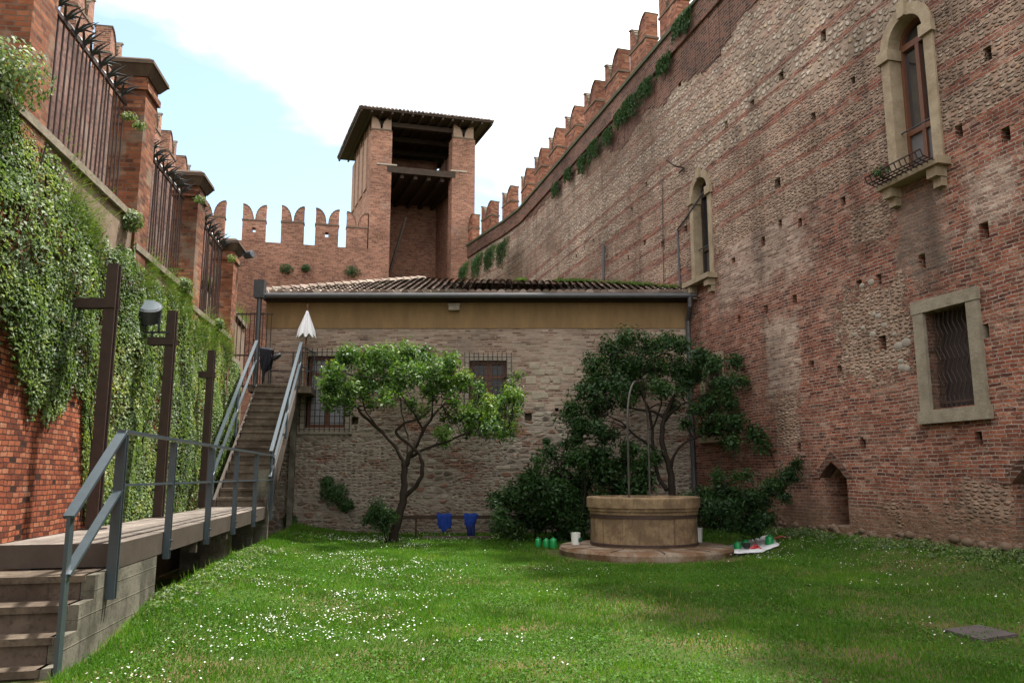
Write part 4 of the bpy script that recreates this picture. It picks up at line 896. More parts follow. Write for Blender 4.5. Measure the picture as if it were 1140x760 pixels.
# end of the terrace: low weedy coping, small cap and gate behind the stairs
ew = MB(); ew.fbox(LW, 9.35, 13.9, -.3, 4.55, -1.3, -.75); ew.fbox(LW, 9.6, 13.9, 4.55, 5.4, -1.3, -.76)
e_ = tag(ew.obj('garden_wall', M['plaster_old']), 'low pale plastered wall with weeds behind the top of the stairs', 'wall')
ec = MB(); ec.hexa([LW(9.6, 5.75, -.7), LW(13.9, 5.45, -.7), LW(13.9, 5.45, -1.35), LW(9.6, 5.75, -1.35), LW(9.6, 5.87, -.7), LW(13.9, 5.57, -.7), LW(13.9, 5.57, -1.35), LW(9.6, 5.87, -1.35)]); ec.fbox(LW, 9.6, 13.9, 5.4, 5.55, -1.3, -.8); ec.obj('coping', M['stone_grey'], e_)
B_ = np.array([LW(RNG.uniform(9.5, 13.9), 5.6, RNG.uniform(-1.2, -.6)) for i in range(900)])
tag(blades('coping_weeds', B_, .28, .02, M['weed'], rnd=RNG.uniform(.2, .95, len(B_)), lean=.9), 'dry and green weeds on the low coping beside the roof', 'weeds', kind='stuff')
gt = thing('iron_gate', (-7.15, 21.7, 3.85), 'dark iron bar gate beside the low house above the stairs', 'gate'); gm = MB()
for z in (3.95, 4.8, 5.95): gm.beam((-7.75, 21.7, z), (-6.6, 21.7, z), .04, .04)
gm.obj('rail', M['iron'], gt)
for x_ in np.linspace(-7.7, -6.65, 10):
    gm = MB(); gm.tube([(x_, 21.7, 3.9), (x_, 21.7, 6.0)], .012, 6); gm.obj('bar', M['iron'], gt)
pm = MB(); pm.tube([(-6.98, 21.6, ze - .12), (-6.98, 21.62, 3.9)], .07, 8); pm.fbox(FA, -7.12, -6.84, ze - .2, ze + .3, .48, .72); tag(pm.obj('corner_downpipe', M['steel_dark']), 'dark downpipe with a rainwater box at the left corner of the low house', 'pipe')
# floodlight on the last pier
def floodlight(loc, aim, r, L_, label, bracket):
    t_ = thing('floodlight', loc, label, 'floodlight'); a = Vector(aim).normalized(); c = Vector(loc)
    mb = MB(); mb.tube([c - a * L_ * .5, c - a * L_ * .38, c + a * L_ * .5, c + a * L_ * .5], [r * .55, r * .93, r, r * .93], 24); mb.obj('housing', M['steel_dark'], t_)
    mb = MB(); mb.tube([c + a * (L_ * .5 + .001), c + a * (L_ * .5 + .02)], [r * .9, r * .8], 24); mb.obj('lens', M['lens'], t_)
    mb = MB()
    for p, q in bracket: mb.beam(p, q, .03, .03)
    mb.obj('bracket', M['steel_dark'], t_); return t_
fl_p = LW(9.32, 6.28, .25); floodlight(fl_p, (.9, -.25, .1), .10, .22, 'small grey floodlight on the side of the farthest brick pier', [(fl_p, LW(9.2, 6.25, .0)), (LW(9.2, 6.25, 0), LW(9.2, 6.05, .0))])

# ------------------------------------------------------------------ ivy on the retaining wall
def ivy_density(u, z):
    low = 2.12 + .30 * (fbm(u * 1.4, 2.0) - .5) * 2 + 1.1 * np.clip(-(u + .05) / .7, 0, 1)
    low = low + .25 * (fbm(u * 4, 5.0) - .5) * 2
    low = np.where(u > 2.05, np.minimum(low, .2), np.where(u > 1.5, low - (u - 1.5) * 3.2, low))
    zt = np.where(u < 2.75, 4.96, np.where(u < 5.75, 4.62, np.where(u < 8.9, 4.42, 4.05)))
    gap = np.where(u < 2.7, np.clip((u + .6) * .34, .0, .62), np.where(u < 5.75, .30, .22)) * (.75 + .5 * fbm(u * 2, 9.0)) - .1
    m_ = np.clip((z - low) / .35, 0, 1) * np.clip((zt - gap - z) / .15, 0, 1)
    hol = np.clip((fbm(u * 1.5 + 4, z * 1.1 + 2) - .34) * 7, .34, 1)
    return m_ * hol
n = 330000; u = RNG.uniform(-1.6, 9.8, n); z = RNG.uniform(.7, 5.1, n); k = RNG.random(n) < ivy_density(u, z) * (.52 + .34 * (u < 4)); u, z = u[k], z[k]; n = len(u)
thick = (.04 + .22 * np.clip(fbm(u * 1.0 + 8, z * .9) - .25, 0, 1) * 1.3 + .08 * (vnoise(u * 3.1, z * 2.7))) * np.clip((5.1 - z) / 1.1, .35, 1)
thick *= np.where(u < 1.9, np.clip((z - 1.9) / 1.2, .25, 1.0), 1.0)
thick *= np.where(u > 1.0, .75, 1.0)
o = thick * (1 - RNG.random(n) ** 2.2 * .9)
C = np.stack([LW.o[0] + LW.d[0] * u * LS + LW.n[0] * o, LW.o[1] + LW.d[1] * u * LS + LW.n[1] * o, HC + (z - HC) * LS], 1)
gx = fbm((u + .1) * 1.0 + 8, z * .9) - fbm((u - .1) * 1.0 + 8, z * .9); gz_ = fbm(u + 8, (z + .1) * .9) - fbm(u + 8, (z - .1) * .9)
Nv = np.stack([LW.n[0] - LW.d[0] * gx * 2.5, LW.n[1] - LW.d[1] * gx * 2.5, .75 - gz_ * 2.5], 1)
rn = np.clip(.46 + .8 * (fbm(u * .9 + 30, z * .8) - .5) + .55 * (vnoise(u * 4.5, z * 4.5) - .5) + RNG.normal(0, .17, n), 0, 1)
ivy = thing('climbing_ivy', LW(4, .9, 0), 'thick green ivy covering most of the left retaining wall', 'ivy')
leaves('ivy_leaves', C, Nv, .050, M['ivy'], ivy, rnd=rn, aspect=.72, droop=.6)
sm = MB()
for i in range(46):
    u0 = RNG.uniform(-.8, 9.2); z0 = RNG.uniform(2.9, 3.4) + (.6 if u0 < .2 else 0) if u0 < 1.7 else RNG.uniform(.9, 1.6); P_ = []
    for k in range(8 if u0 > 1.7 else 4): P_.append(LW(u0 + .25 * (fbm(k * .5, i) - .5) * 2 * k * .3, z0 + k * .3, .03 + .05 * (k > 1)))
    sm.tube(P_, [.014 - .0012 * k for k in range(len(P_))], 5)
sm.obj('stems', M['bark'], ivy)
B_ = []
for i in range(13000):
    u0 = RNG.uniform(.1, 9.0); zt = 4.96 if u0 < 2.75 else (4.62 if u0 < 5.75 else 4.42)
    gap = min(max((u0 + .6) * .34, 0), .62) if u0 < 2.7 else .28
    B_.append(LW(u0, zt - gap - .05 + RNG.normal(0, .2), .03 + abs(RNG.normal(0, .05))))
B_ = np.array(B_); kk = fbm(B_[:, 1] * .9, B_[:, 2]) > .44; B_ = B_[kk]
tag(blades('wall_grass', B_, .15, .012, M['weed'], rnd=np.clip(RNG.normal(.45, .25, len(B_)), 0, 1), lean=.7, dirv=np.array([.5, .05, -.7])), 'tufts of yellowish grass along the top of the ivy wall', 'grass', kind='stuff')
for (hx, hy, r, lb) in [(146, 246, .19, 'round leafy bush on the coping below the second fence pier'), (10, 84, .42, 'dense ivy clump on the coping against the nearest fence pier'), (205, 318, .17, 'small leafy clump on the coping below the third fence panel'), (243, 361, .14, 'smallest leafy clump on the coping near the farthest pier')]:
    u, z = LW.px(hx, hy, .1); wall_plant('coping_plant', LW, u, z, .1, r, int(1500 * r / .25 * .6), M['ivy'], .06, lb, 'leafy clumps on the coping', .95)
for (hx, hy, lb, r) in [(143, 130, 'green weeds on the second fence pier, left face', .12), (155, 140, 'small fern on the corner of the second fence pier', .11), (222, 222, 'small weeds under the cap of the third pier', .13), (258, 288, 'weeds under the cap of the farthest brick pier', .14)]:
    u, z = LW.px(hx, hy, .12); wall_plant('pier_weed', LW, u, z, .13, r, 130, M['ivy'], .05, lb, 'weeds on the fence piers', .7)

# ------------------------------------------------------------------ walkway, steps, stairs, railings
FD = np.array([.97, .24]); FD /= np.hypot(*FD)
def wp_(u, w_, z): p = DK.o + DK.d * u - FD * w_; return (p[0], p[1], z)
ZD = .92; DIR = DK.d; uEnd = DK.px(297, 563.7)[0]
bd = MB(); bd.hexa([wp_(-1.9, 1.12, -.5), wp_(uEnd + .5, 1.12, -.5), LW(9.6, 0, .0), LW(-2.0, 0, .0), wp_(-1.9, 1.12, .55), wp_(uEnd + .5, 1.12, .75), LW(9.6, .78, .0), LW(-2.0, .6, .0)])
tag(bd.obj('sun_gap_fill', M['soil']), kind='structure')  # added fill: keeps sun from passing down between deck and wall
way = thing('walkway', DK(4, 0, 0), 'raised wooden walkway along the ivy covered wall', 'walkway'); FD = np.array([.97, .24]); FD /= np.hypot(*FD)
def wp(u, w_, z):   # u along, w_ inwards to the wall
    p = DK.o + DK.d * u - FD * w_; return (p[0], p[1], z)
def wbox(mb, u0, u1_, w0, w1, z0, z1): mb.hexa([wp(u0, w0, z0), wp(u1_, w0, z0), wp(u1_, w1, z0), wp(u0, w1, z0), wp(u0, w0, z1), wp(u1_, w0, z1), wp(u1_, w1, z1), wp(u0, w1, z1)])
m = MB(); nb = 7; bwid = 1.06 / nb
for k in range(nb):
    cu = .012 - 2.4 * ((k * .37) % 1.0)
    while cu < uEnd:
        a_, b_ = max(.012, cu), min(uEnd, cu + 2.396); m.r = random.random()
        if b_ - a_ > .05: wbox(m, a_, b_, .012 + k * bwid, .012 + (k + 1) * bwid - .008, ZD - .05, ZD + random.uniform(-.003, .002))
        cu += 2.4
m.obj('decking', M['deck'], way)
m = MB(); wbox(m, 0, uEnd, -.002, .01, ZD - .235, ZD - .004); wbox(m, -.002, .01, .012, 1.2, ZD - .215, ZD - .004); m.obj('fascia', M['fascia'], way)
m = MB(); wbox(m, .05, uEnd - .02, .1, .2, ZD - .25, ZD - .053); wbox(m, .05, uEnd - .02, .75, .85, ZD - .25, ZD - .053)
for u in np.arange(.6, uEnd, 1.2): wbox(m, u, u + .07, .05, 1.0, ZD - .23, ZD - .055)
m.obj('joists', M['steel_dark'], way)
for uu in (6.6,):
    m = MB(); wbox(m, uu - .3, uu + .3, .25, .95, -.4, ZD - .25); m.obj('support', M['concrete'], way)
m = MB(); wbox(m, 3.2, 3.28, .02, .1, ZD - .38, ZD - .24); wbox(m, 5.2, 5.28, .02, .1, ZD - .36, ZD - .24); m.obj('bracket', M['fascia'], way)
uS = [-.56, -.89, -1.15, -1.36]; zS = [.69, .49, .285, .085]
steps = thing('entry_steps', DK(-.6, 0, 0), 'short flight of dark concrete steps up to the walkway', 'steps')
for k in range(4):
    m = MB(); e = -.27 if k else -.0
    m_u1 = (.02 if k == 0 else uS[k - 1] + .03)
    wbox(m, uS[k] + .035, m_u1 + .2, .12, 1.5, -.4, zS[k] - .057); st = m.obj('riser', M['concrete_dark'], steps)
    m = MB(); wbox(m, uS[k], m_u1, .075, 1.5, zS[k] - .055, zS[k]); m.obj('tread', M['tread'], steps)
prof = [(1.45, -.4), (1.45, ZD - .245), (-.10, ZD - .245)]
prof = [(1.32, -.4), (1.32, ZD - .245), (.0, ZD - .245), (.0, zS[0]), (uS[0] + .02, zS[0]), (uS[0] + .02, zS[1]), (uS[1] + .02, zS[1]), (uS[1] + .02, zS[2]), (uS[2] + .02, zS[2]), (uS[2] + .02, zS[3]), (uS[3] + .02, zS[3]), (uS[3] + .02, -.4)]
m = MB(); m.prism([wp(u, 0.0, z) for u, z in prof], Vector(wp(0, .11, 0)) - Vector(wp(0, 0, 0))); m.obj('side_wall', M['concrete'], steps)
m = MB(); wbox(m, .05, 1.3, .115, 1.4, -.4, ZD - .26); m.obj('landing_base', M['concrete_dark'], steps)
def flat_post(mb, fr_u, z0, z1, o=.03, w_=.075, d_=.035): mb.fbox(DK, fr_u - w_ / 2, fr_u + w_ / 2, z0, z1, o - d_ / 2, o + d_ / 2)
rail = thing('handrail', DK(4, ZD, 0), 'blue grey steel handrail along the lawn side of the walkway', 'handrail')
up = [DK.px(x_, 540, .03)[0] for x_ in (190, 233, 262, 284)]; uC = DK.px(132, 540, .03)[0]; uE = DK.px(303, 530, .03)[0]; zt = 1.96
for u in up + [uE]:
    m = MB(); flat_post(m, u - .028, ZD - .30, zt - .03, .035, .012, .068); flat_post(m, u + .028, ZD - .30, zt - .03, .035, .012, .068); p_ = m.obj('post', M['steel'], rail)
    for zb__ in (ZD - .20, ZD - .10):
        bb = MB(); bb.tube([DK(u, zb__, .07), DK(u, zb__, .092)], .014, 6); bb.obj('bolt', M['steel_dark'], p_)
m = MB(); flat_post(m, uC - .03, ZD - .48, zt - .03, .035, .014, .085); flat_post(m, uC + .03, ZD - .48, zt - .03, .035, .014, .085); m.obj('post', M['steel'], rail)
uB = DK.px(67, 700, .03)[0]; zb = DK.px(72, 576, .03)[1]
m = MB(); flat_post(m, uB, -.1, zb, .035, .09, .03); m.obj('post', M['steel'], rail)
m = MB(); m.beam(DK(uC - .05, zt, .035), DK(uE + .03, zt, .035), .075, .03); m.obj('rail', M['steel'], rail)
m = MB(); m.beam(DK(uC, 1.46, .035), DK(uE + .03, 1.46, .035), .05, .022); m.obj('rail', M['steel'], rail)
m = MB(); m.beam(DK(uC, zt, .035), DK(uB - .04, zb + .0, .035), .085, .03); m.obj('rail', M['steel'], rail)
m = MB(); m.beam(DK(uC, 1.42, .035), DK(uB, zb - .45, .035), .075, .028); m.obj('rail', M['steel'], rail)
# long stairs to the landing
NS = 16; RUN, RISE = 4.3, 2.96; ZL = ZD + RISE; uTop = uEnd + RUN
stair = thing('staircase', DK(uEnd, ZD, 0), 'long straight staircase climbing to the landing beside the low house', 'staircase')
for k in range(NS):
    m = MB(); u0 = uEnd + RUN * k / NS; z1 = ZD + RISE * (k + 1) / NS; wbox(m, u0 - .02, u0 + RUN / NS + .04, .06, .99, z1 - .055, z1); wbox(m, u0 + .015, u0 + .04, .07, .98, z1 - RISE / NS - .01, z1 - .056); m.obj('tread', M['tread'], stair)
for w0 in (.0, .99):
    m = MB(); A = wp(uEnd - .05, w0, 0); 
    pr = [(uEnd - .08, ZD - .3), (uEnd - .08, ZD + .15), (uTop, ZL + .02), (uTop + .0, ZL - .33), (uEnd + .35, ZD - .3)]
    m.prism([wp(u, w0, z) for u, z in pr], Vector(wp(0, w0 + .055, 0)) - Vector(wp(0, w0, 0))); m.obj('stringer', M['fascia'], stair)
m = MB(); wbox(m, uTop - .02, uTop + 1.25, -.35, 1.25, ZL - .18, ZL); m.obj('landing', M['tread'], stair)
m = MB(); wbox(m, uEnd + .02, uEnd + .2, -.02, .22, -.3, ZD + .75); wbox(m, uEnd - .1, uEnd + .5, .22, 1.0, -.3, ZD - .3); m.obj('support', M['concrete'], stair)
m = MB(); wbox(m, uTop + .9, uTop + 1.05, .1, .25, -.3, ZL - .19); wbox(m, uTop + .9, uTop + 1.05, .8, .95, -.3, ZL - .19); m.obj('support', M['concrete'], stair)
def stair_rail(w_, label):
    r = thing('handrail', wp(uEnd, w_, ZD), label, 'handrail'); sl = RISE / RUN; Z = lambda u: ZD + (u - uEnd) * sl
    for u in (uEnd + .05, uEnd + RUN * .5, uTop - .06):
        m = MB(); m.beam(wp(u, w_, Z(u) + .0), wp(u, w_, Z(u) + 1.13), .03, .09); m.obj('post', M['steel'], r)
    m = MB(); m.beam(wp(uEnd - .05, w_, Z(uEnd) + 1.12), wp(uTop, w_, ZL + 1.16), .075, .03); m.obj('rail', M['steel'], r)
    m = MB(); m.beam(wp(uEnd - .05, w_, Z(uEnd) + .60), wp(uTop, w_, ZL + .64), .06, .028); m.obj('rail', M['steel'], r); return r
r1 = stair_rail(-.04, 'steel stair handrail on the open right side of the long staircase'); stair_rail(1.09, 'steel stair handrail on the ivy side of the long staircase')
lr = thing('handrail', wp(uTop + 1.1, .5, ZL), 'thin dark railing across the back of the stair landing', 'handrail')
for z in (ZL + .52, ZL + 1.05):
    m = MB(); m.beam((-6.75, 22.05, z), (-5.45, 22.05, z), .03, .03); m.obj('rail', M['steel_dark'], lr)
for x_ in (-6.7, -6.1, -5.5):
    m = MB(); m.beam((x_, 22.05, ZL - .02), (x_, 22.05, ZL + 1.05), .03, .03); m.obj('post', M['steel_dark'], lr)
for a_ in (ZL + .52, ZL + 1.05):
    m = MB(); m.beam(wp(uTop, -.05, a_), wp(uTop + 1.1, -.30, a_), .03, .03); m.obj('rail', M['steel'], lr)
# dark steel posts with a cross arm
def cross_post(bx, by, tx, ty, arm_px, label):
    b_ = at_z(bx, by, ZD); t_ = at_y(tx, ty, b_[1]); zt = t_[2]; x0, y0 = b_[0], b_[1]
    p = thing('cross_post', (x0, y0, ZD), label, 'post', 'dark steel posts with a cross arm'); w_ = .135
    m = MB(); m.box(x0 - w_ / 2, x0 + w_ / 2, y0 - .05, y0 - .03, ZD, zt); m.box(x0 - w_ / 2, x0 + w_ / 2, y0 + .03, y0 + .05, ZD, zt); m.box(x0 - .045, x0 + .045, y0 - .029, y0 + .029, ZD, zt - .01); m.obj('post', M['rust'], p)
    a_ = at_y(arm_px[0], arm_px[1], y0); m = MB(); xl, xr = a_[0], x0 + w_ / 2 + .01
    m.box(xl, xr, y0 - .072, y0 - .052, a_[2] - .06, a_[2] + .06); m.box(xl, xr, y0 + .052, y0 + .072, a_[2] - .06, a_[2] + .06); m.box(xl, xl + .02, y0 - .051, y0 + .051, a_[2] - .06, a_[2] + .06); m.obj('cross_arm', M['rust'], p)
    m = MB(); m.box(x0 - .12, x0 + .12, y0 - .11, y0 + .11, ZD + .002, ZD + .016); m.obj('base_plate', M['rust'], p)
    return x0, y0, a_[2], zt
c1 = cross_post(103, 589, 113, 294, (76, 338), 'tallest dark steel post with a cross arm, nearest to the steps')
c2 = cross_post(176, 576, 182, 346, (166, 380), 'dark steel cross arm post carrying a round floodlight')
c3 = cross_post(225, 565, 229, 390, (209, 417), 'dark steel cross arm post farthest along the walkway')
fc = at_y(164, 349, c2[1] - .05); floodlight(tuple(fc), (.26, -.56, .80), .215, .27, 'large round grey floodlight on the middle cross arm post', [((fc[0] - .2, fc[1], fc[2] - .02), (fc[0] - .2, fc[1], fc[2] - .30)), ((fc[0] + .2, fc[1], fc[2] - .02), (fc[0] + .2, fc[1], fc[2] - .30)), ((fc[0] - .215, fc[1], fc[2] - .30), (c2[0], fc[1], fc[2] - .30)), ((fc[0] + .1, fc[1], fc[2] - .3), (fc[0] + .1, fc[1], c2[2] + .06))])

# ------------------------------------------------------------------ folded umbrella and the coat on the stair rail
ux, uz0 = at_y(341, 372, 21.6)[[0, 2]]; uy = 21.6; ztp = at_y(341, 343, uy)[2]
um = thing('umbrella', (ux, uy, ZL), 'folded white parasol on a wooden pole at the top of the stairs', 'umbrella')
m = MB(); nf = 64; prof = [(1.0, .0), (.84, .18), (.62, .40), (.40, .62), (.20, .84), (.05, 1.0)]; H_ = ztp - uz0 - .04; Rb = .235
rows = []
for r_, t_ in prof:
    rows.append([(ux + math.cos(2 * math.pi * k / nf) * Rb * r_ * (1 + .16 * math.sin(8 * 2 * math.pi * k / nf)), uy + math.sin(2 * math.pi * k / nf) * Rb * r_ * (1 + .16 * math.sin(8 * 2 * math.pi * k / nf)), uz0 + H_ * t_ - (.06 * (1 + math.sin(8 * 2 * math.pi * k / nf)) if t_ == 0 else 0)) for k in range(nf)])
m.v = [p for r_ in rows for p in r_]; 
for i in range(5):
    for k in range(nf): m.face([i * nf + k, i * nf + (k + 1) % nf, (i + 1) * nf + (k + 1) % nf, (i + 1) * nf + k])
m.face(list(range(5 * nf, 6 * nf))); m.obj('canopy', M['white'], um, smooth=True)
m = MB(); m.tube([(ux, uy, ZL - .3), (ux, uy, ztp + .12)], .024, 8); m.obj('pole', M['wood'], um)
def draped(name, A, B, lens, mat, label, thick=.05, cat='clothing', fold=.03, nseg=22):
    """cloth hung over a bar from A to B: front and back flaps of varying length"""
    A = Vector(A); B = Vector(B); d = (B - A); side = d.cross(Vector((0, 0, 1))).normalized(); V = []; nr = 12
    for i in range(nseg + 1):
        t_ = i / nseg; lf = np.interp(t_, np.linspace(0, 1, len(lens[0])), lens[0]); lb_ = np.interp(t_, np.linspace(0, 1, len(lens[1])), lens[1])
        p = A + d * t_; row = []
        for k in range(nr + 1): s_ = k / nr; row.append(p + side * (thick + fold * math.sin(t_ * 19 + s_ * 2) * s_ + .02 * s_) + Vector((0, 0, -lf * (1 - s_))) if False else p + side * (thick + fold * math.sin(t_ * 17 + (1 - s_) * 2.2) * (1 - s_)) + d.normalized() * (.02 * math.sin(t_ * 9 + s_ * 5)) - Vector((0, 0, lf * (1 - s_))))
        row.append(p + Vector((0, 0, .045 + .012 * math.sin(t_ * 11))))
        for k in range(nr + 1): s_ = k / nr; row.append(p - side * (thick + fold * math.sin(t_ * 15 + s_ * 2) * s_) - Vector((0, 0, lb_ * s_)))
        V.append(row)
    m = MB(); c_ = len(V[0]); m.v = [tuple(p) for r_ in V for p in r_]
    for i in range(nseg):
        for k in range(c_ - 1): m.face([i * c_ + k, i * c_ + k + 1, (i + 1) * c_ + k + 1, (i + 1) * c_ + k])
    o_ = m.obj(name, mat, smooth=True); md = o_.modifiers.new('thick', 'SOLIDIFY'); md.thickness = .012
    return tag(o_, label, cat)
a_ = at_y(291, 388, 20.7); b_ = at_y(304, 390, 20.7)
draped('coat', tuple(a_), tuple(b_), ([.35, .75, .95, .55, .35, .2], [.3, .5, .6, .5, .3]), plain('black_cloth', (.016, .017, .024), .85, .3, 12.0, .3), 'black coat hung over the upper end of the stair rail', .09, 'coat', .05)
bg = MB(); c_ = at_y(308, 397, 20.75); bg.lathe((0, 0, 0), [(.02, -.16), (.12, -.13), (.15, 0), (.11, .13), (.03, .16)], 14, .08)
bo = bg.obj('shoulder_bag', M['black'], smooth=True); bo.location = tuple(c_); bo.rotation_euler = (0, .9, .3); bo.scale = (.42, .6, .85); tag(bo, 'small black bag hanging beside the coat on the stair rail', 'bag')

# ------------------------------------------------------------------ well
wx, wy = WELL[0], WELL[1]; well = thing('well', (wx, wy, 0), 'round stone wellhead with iron bands on a circular stone platform', 'well')
m = MB(); m.lathe((wx, wy, 0), [(1.70, -.15), (1.73, .02), (1.74, .10), (1.70, .155), (1.2, .17), (1.0, .172)], 72, .011); m.obj('platform', M['stone_base'], well, smooth=False)
for k in range(11):
    gaps = MB(); an = 2 * math.pi * k / 11 + .2; gaps.beam((wx + 1.1 * math.cos(an), wy + 1.1 * math.sin(an), .168), (wx + 1.715 * math.cos(an), wy + 1.715 * math.sin(an), .160), .018, .02); gaps.obj('joint', M['soil'], well)
Rw = 1.10; m = MB()
m.lathe((wx, wy, .165), [(Rw - .03, 0), (Rw - .035, .625), (Rw - .012, .63), (Rw - .012, .675), (Rw + .012, .70), (Rw + .014, .755), (Rw + .042, .762), (Rw + .044, .94), (Rw + .03, .962), (Rw - .20, .965), (Rw - .22, .90), (Rw - .22, .05)], 96, .004); m.obj('wellhead', M['stone_well'], well)
for zb_ in (.565, .03):
    m = MB(); m.lathe((wx, wy, .165 + zb_), [(Rw - .045, 0), (Rw - .018, .002), (Rw - .018, .052), (Rw - .045, .054)], 72); m.obj('iron_band', M['iron'], well)
m = MB(); m.lathe((wx, wy, .2), [(0.001, 0), (Rw - .23, 0)], 48); m.obj('well_shade_disc', M['dark'], well)  # near-black disc: shade inside the well put into its colour
for k in range(9):
    jn = MB(); an = 2 * math.pi * (k + .35) / 9; jn.beam((wx + (Rw - .031) * math.cos(an), wy + (Rw - .031) * math.sin(an), .24), (wx + (Rw - .035) * math.cos(an), wy + (Rw - .035) * math.sin(an), .72), .010, .008); jn.obj('stone_joint', M['concrete_dark'], well)
ar = MB(); an = R(-69); ax, ay = math.cos(an), math.sin(an); P_ = []; rr = 1.0; z0, zs = 1.10, 2.50
f1 = (-rr * 1, 0)
for t_ in np.linspace(0, 1, 6): P_.append((wx - .05 + rr * ax * 1, wy + rr * ay, z0 + (zs - z0) * t_))
for k in range(1, 16): a2 = math.pi * k / 16; P_.append((wx - .05 + rr * ax * math.cos(a2), wy + rr * ay * math.cos(a2), zs + .98 * math.sin(a2)))
for t_ in np.linspace(0, 1, 6): P_.append((wx - .05 - rr * ax, wy - rr * ay, zs + (z0 - zs) * t_))
P_ = [(2 * wx - .1 - p[0], p[1], p[2]) for p in P_]
ar.tube(P_, .021, 8); ar.obj('arch', plain('grey_rusty_iron', (.085, .075, .068), .55, .35, 8.0, .25, .4, .3), well)

# ------------------------------------------------------------------ small things on the lawn
def canister(px_, py_, D, r, h, label, grp='green canisters on the lawn'):
    p = at_y(px_, py_, D); zg = float(ground_h(p[0], p[1])); t_ = thing('canister', (p[0], p[1], zg), label, 'canister', grp)
    m = MB(); m.lathe((p[0], p[1], zg), [(r * .95, 0), (r, .015), (r, h * .80), (r * .93, h * .90), (r * .70, h * .97), (r * .3, h)], 20); m.obj('body', M['green_plastic'], t_, smooth=True)
    m = MB(); m.lathe((p[0], p[1], zg + h), [(r * .34, -.01), (r * .34, .018), (r * .26, .024)], 14); m.obj('cap', M['green_plastic'], t_)
canister(599, 606, 17.9, .065, .20, 'green canister nearest the shrub, left of three in the grass')
canister(608, 606, 17.8, .070, .20, 'middle one of three green canisters in the grass by the shrub')
canister(616, 606, 17.7, .075, .22, 'green canister nearest the white bucket, right of three in the grass')
canister(821, 608, 16.9, .075, .21, 'green canister at the left edge of the white sheet')
canister(830, 607, 17.2, .075, .22, 'green canister behind the black pot beside the white sheet')
canister(857, 608, 17.0, .085, .25, 'green canister standing alone at the right end of the white sheet')
def bucket(px_, D, r, h, label, mark):
    p = at_y(px_, 603, D); zg = .165; t_ = thing('bucket', (p[0], p[1], zg), label, 'bucket', 'white buckets beside the well')
    m = MB(); m.lathe((p[0], p[1], zg), [(r * .86, 0), (r, h * .95), (r * 1.04, h * .95), (r * 1.04, h), (r * .93, h), (r * .9, h * .7)], 28); m.obj('body', M['plastic_white'], t_, smooth=False)
    if mark:
        q = MB()
        for a0 in np.linspace(-1.05, -.25, 5): q.beam((p[0] + (r + .004) * math.cos(a0), p[1] + (r + .004) * math.sin(a0), zg + h * (.32 + .1 * math.sin(a0 * 9))), (p[0] + (r + .004) * math.cos(a0 + .12), p[1] + (r + .004) * math.sin(a0 + .12), zg + h * .58), .05, .012)
        q.obj('label_mark', plain('dark_green_print', (.02, .10, .06), .5), t_)
bucket(641, wy + .15, .10, .235, 'white bucket with a green mark, left of the well platform', True)
bucket(776, wy + .75, .125, .30, 'white bucket behind the right side of the well', False)
# white sheet
cs = [at_z(806, 609, 0), at_z(868, 611.5, 0), at_z(862, 607.5, 0), at_z(806, 606, 0)]; cs = [at_z(808, 617.5, .03), at_z(869, 613, .03), at_z(858, 607, .03), at_z(810, 607.5, .03)]
m = MB(); n1, n2_ = 26, 12
for j in range(n2_ + 1):
    for i in range(n1 + 1):
        s_, t_ = i / n1, j / n2_; p = (cs[0] * (1 - s_) + cs[1] * s_) * (1 - t_) + (cs[3] * (1 - s_) + cs[2] * s_) * t_
        e = min(s_, 1 - s_, t_, 1 - t_); wv = fbm(s_ * 7, t_ * 5 + 3)
        m.v.append((p[0] + .1 * (vnoise(t_ * 6, s_ * 3) - .5), p[1] + .16 * (vnoise(s_ * 8, t_ * 2) - .5), float(ground_h(p[0], p[1])) + .03 + .075 * wv * min(1, e * 9 + .25)))
for j in range(n2_):
    for i in range(n1): m.face([j * (n1 + 1) + i, j * (n1 + 1) + i + 1, (j + 1) * (n1 + 1) + i + 1, (j + 1) * (n1 + 1) + i])
sh = m.obj('white_sheet', M['white'], smooth=True); md = sh.modifiers.new('thick', 'SOLIDIFY'); md.thickness = .01; tag(sh, 'crumpled white sheet spread on the grass right of the well', 'sheet')
p = at_y(831, 608, 16.75); zg = float(ground_h(p[0], p[1])) + .1; m = MB(); m.lathe((p[0], p[1], zg), [(.06, 0), (.085, .10), (.09, .10), (.07, .09)], 18); tag(m.obj('plant_pot', M['black']), 'small black pot on the white sheet in front of a canister', 'pot')
p = at_y(840, 608, 16.7); zg = float(ground_h(p[0], p[1])) + .1; m = MB(); m.tube([(p[0] - .11, p[1], zg + .0), (p[0] - .02, p[1], zg + .02), (p[0] + .08, p[1] + .03, zg + .01), (p[0] + .14, p[1], zg - .01)], [.015, .035, .03, .02], 8)
m.tube([(p[0] - .03, p[1], zg + .03), (p[0] + .02, p[1], zg + .09), (p[0] + .08, p[1], zg + .03)], .014, 6); tag(m.obj('red_shears', M['red_plastic']), 'red handled tool lying on the white sheet', 'tool')
p = at_z(873, 605, .12); zg = float(ground_h(p[0], p[1])) + .03; m = MB(); m.tube([(p[0] - .22, p[1], zg), (p[0] - .05, p[1] + .03, zg + .03), (p[0] + .08, p[1], zg + .02)], [.018, .028, .014], 8); m.tube([(p[0] + .1, p[1], zg + .02), (p[0] + .25, p[1] - .03, zg)], .018, 6); tag(m.obj('hand_tool', plain('orange_plastic', (.28, .075, .05), .5)), 'orange and grey hand tool lying in the grass beyond the white sheet', 'tool')
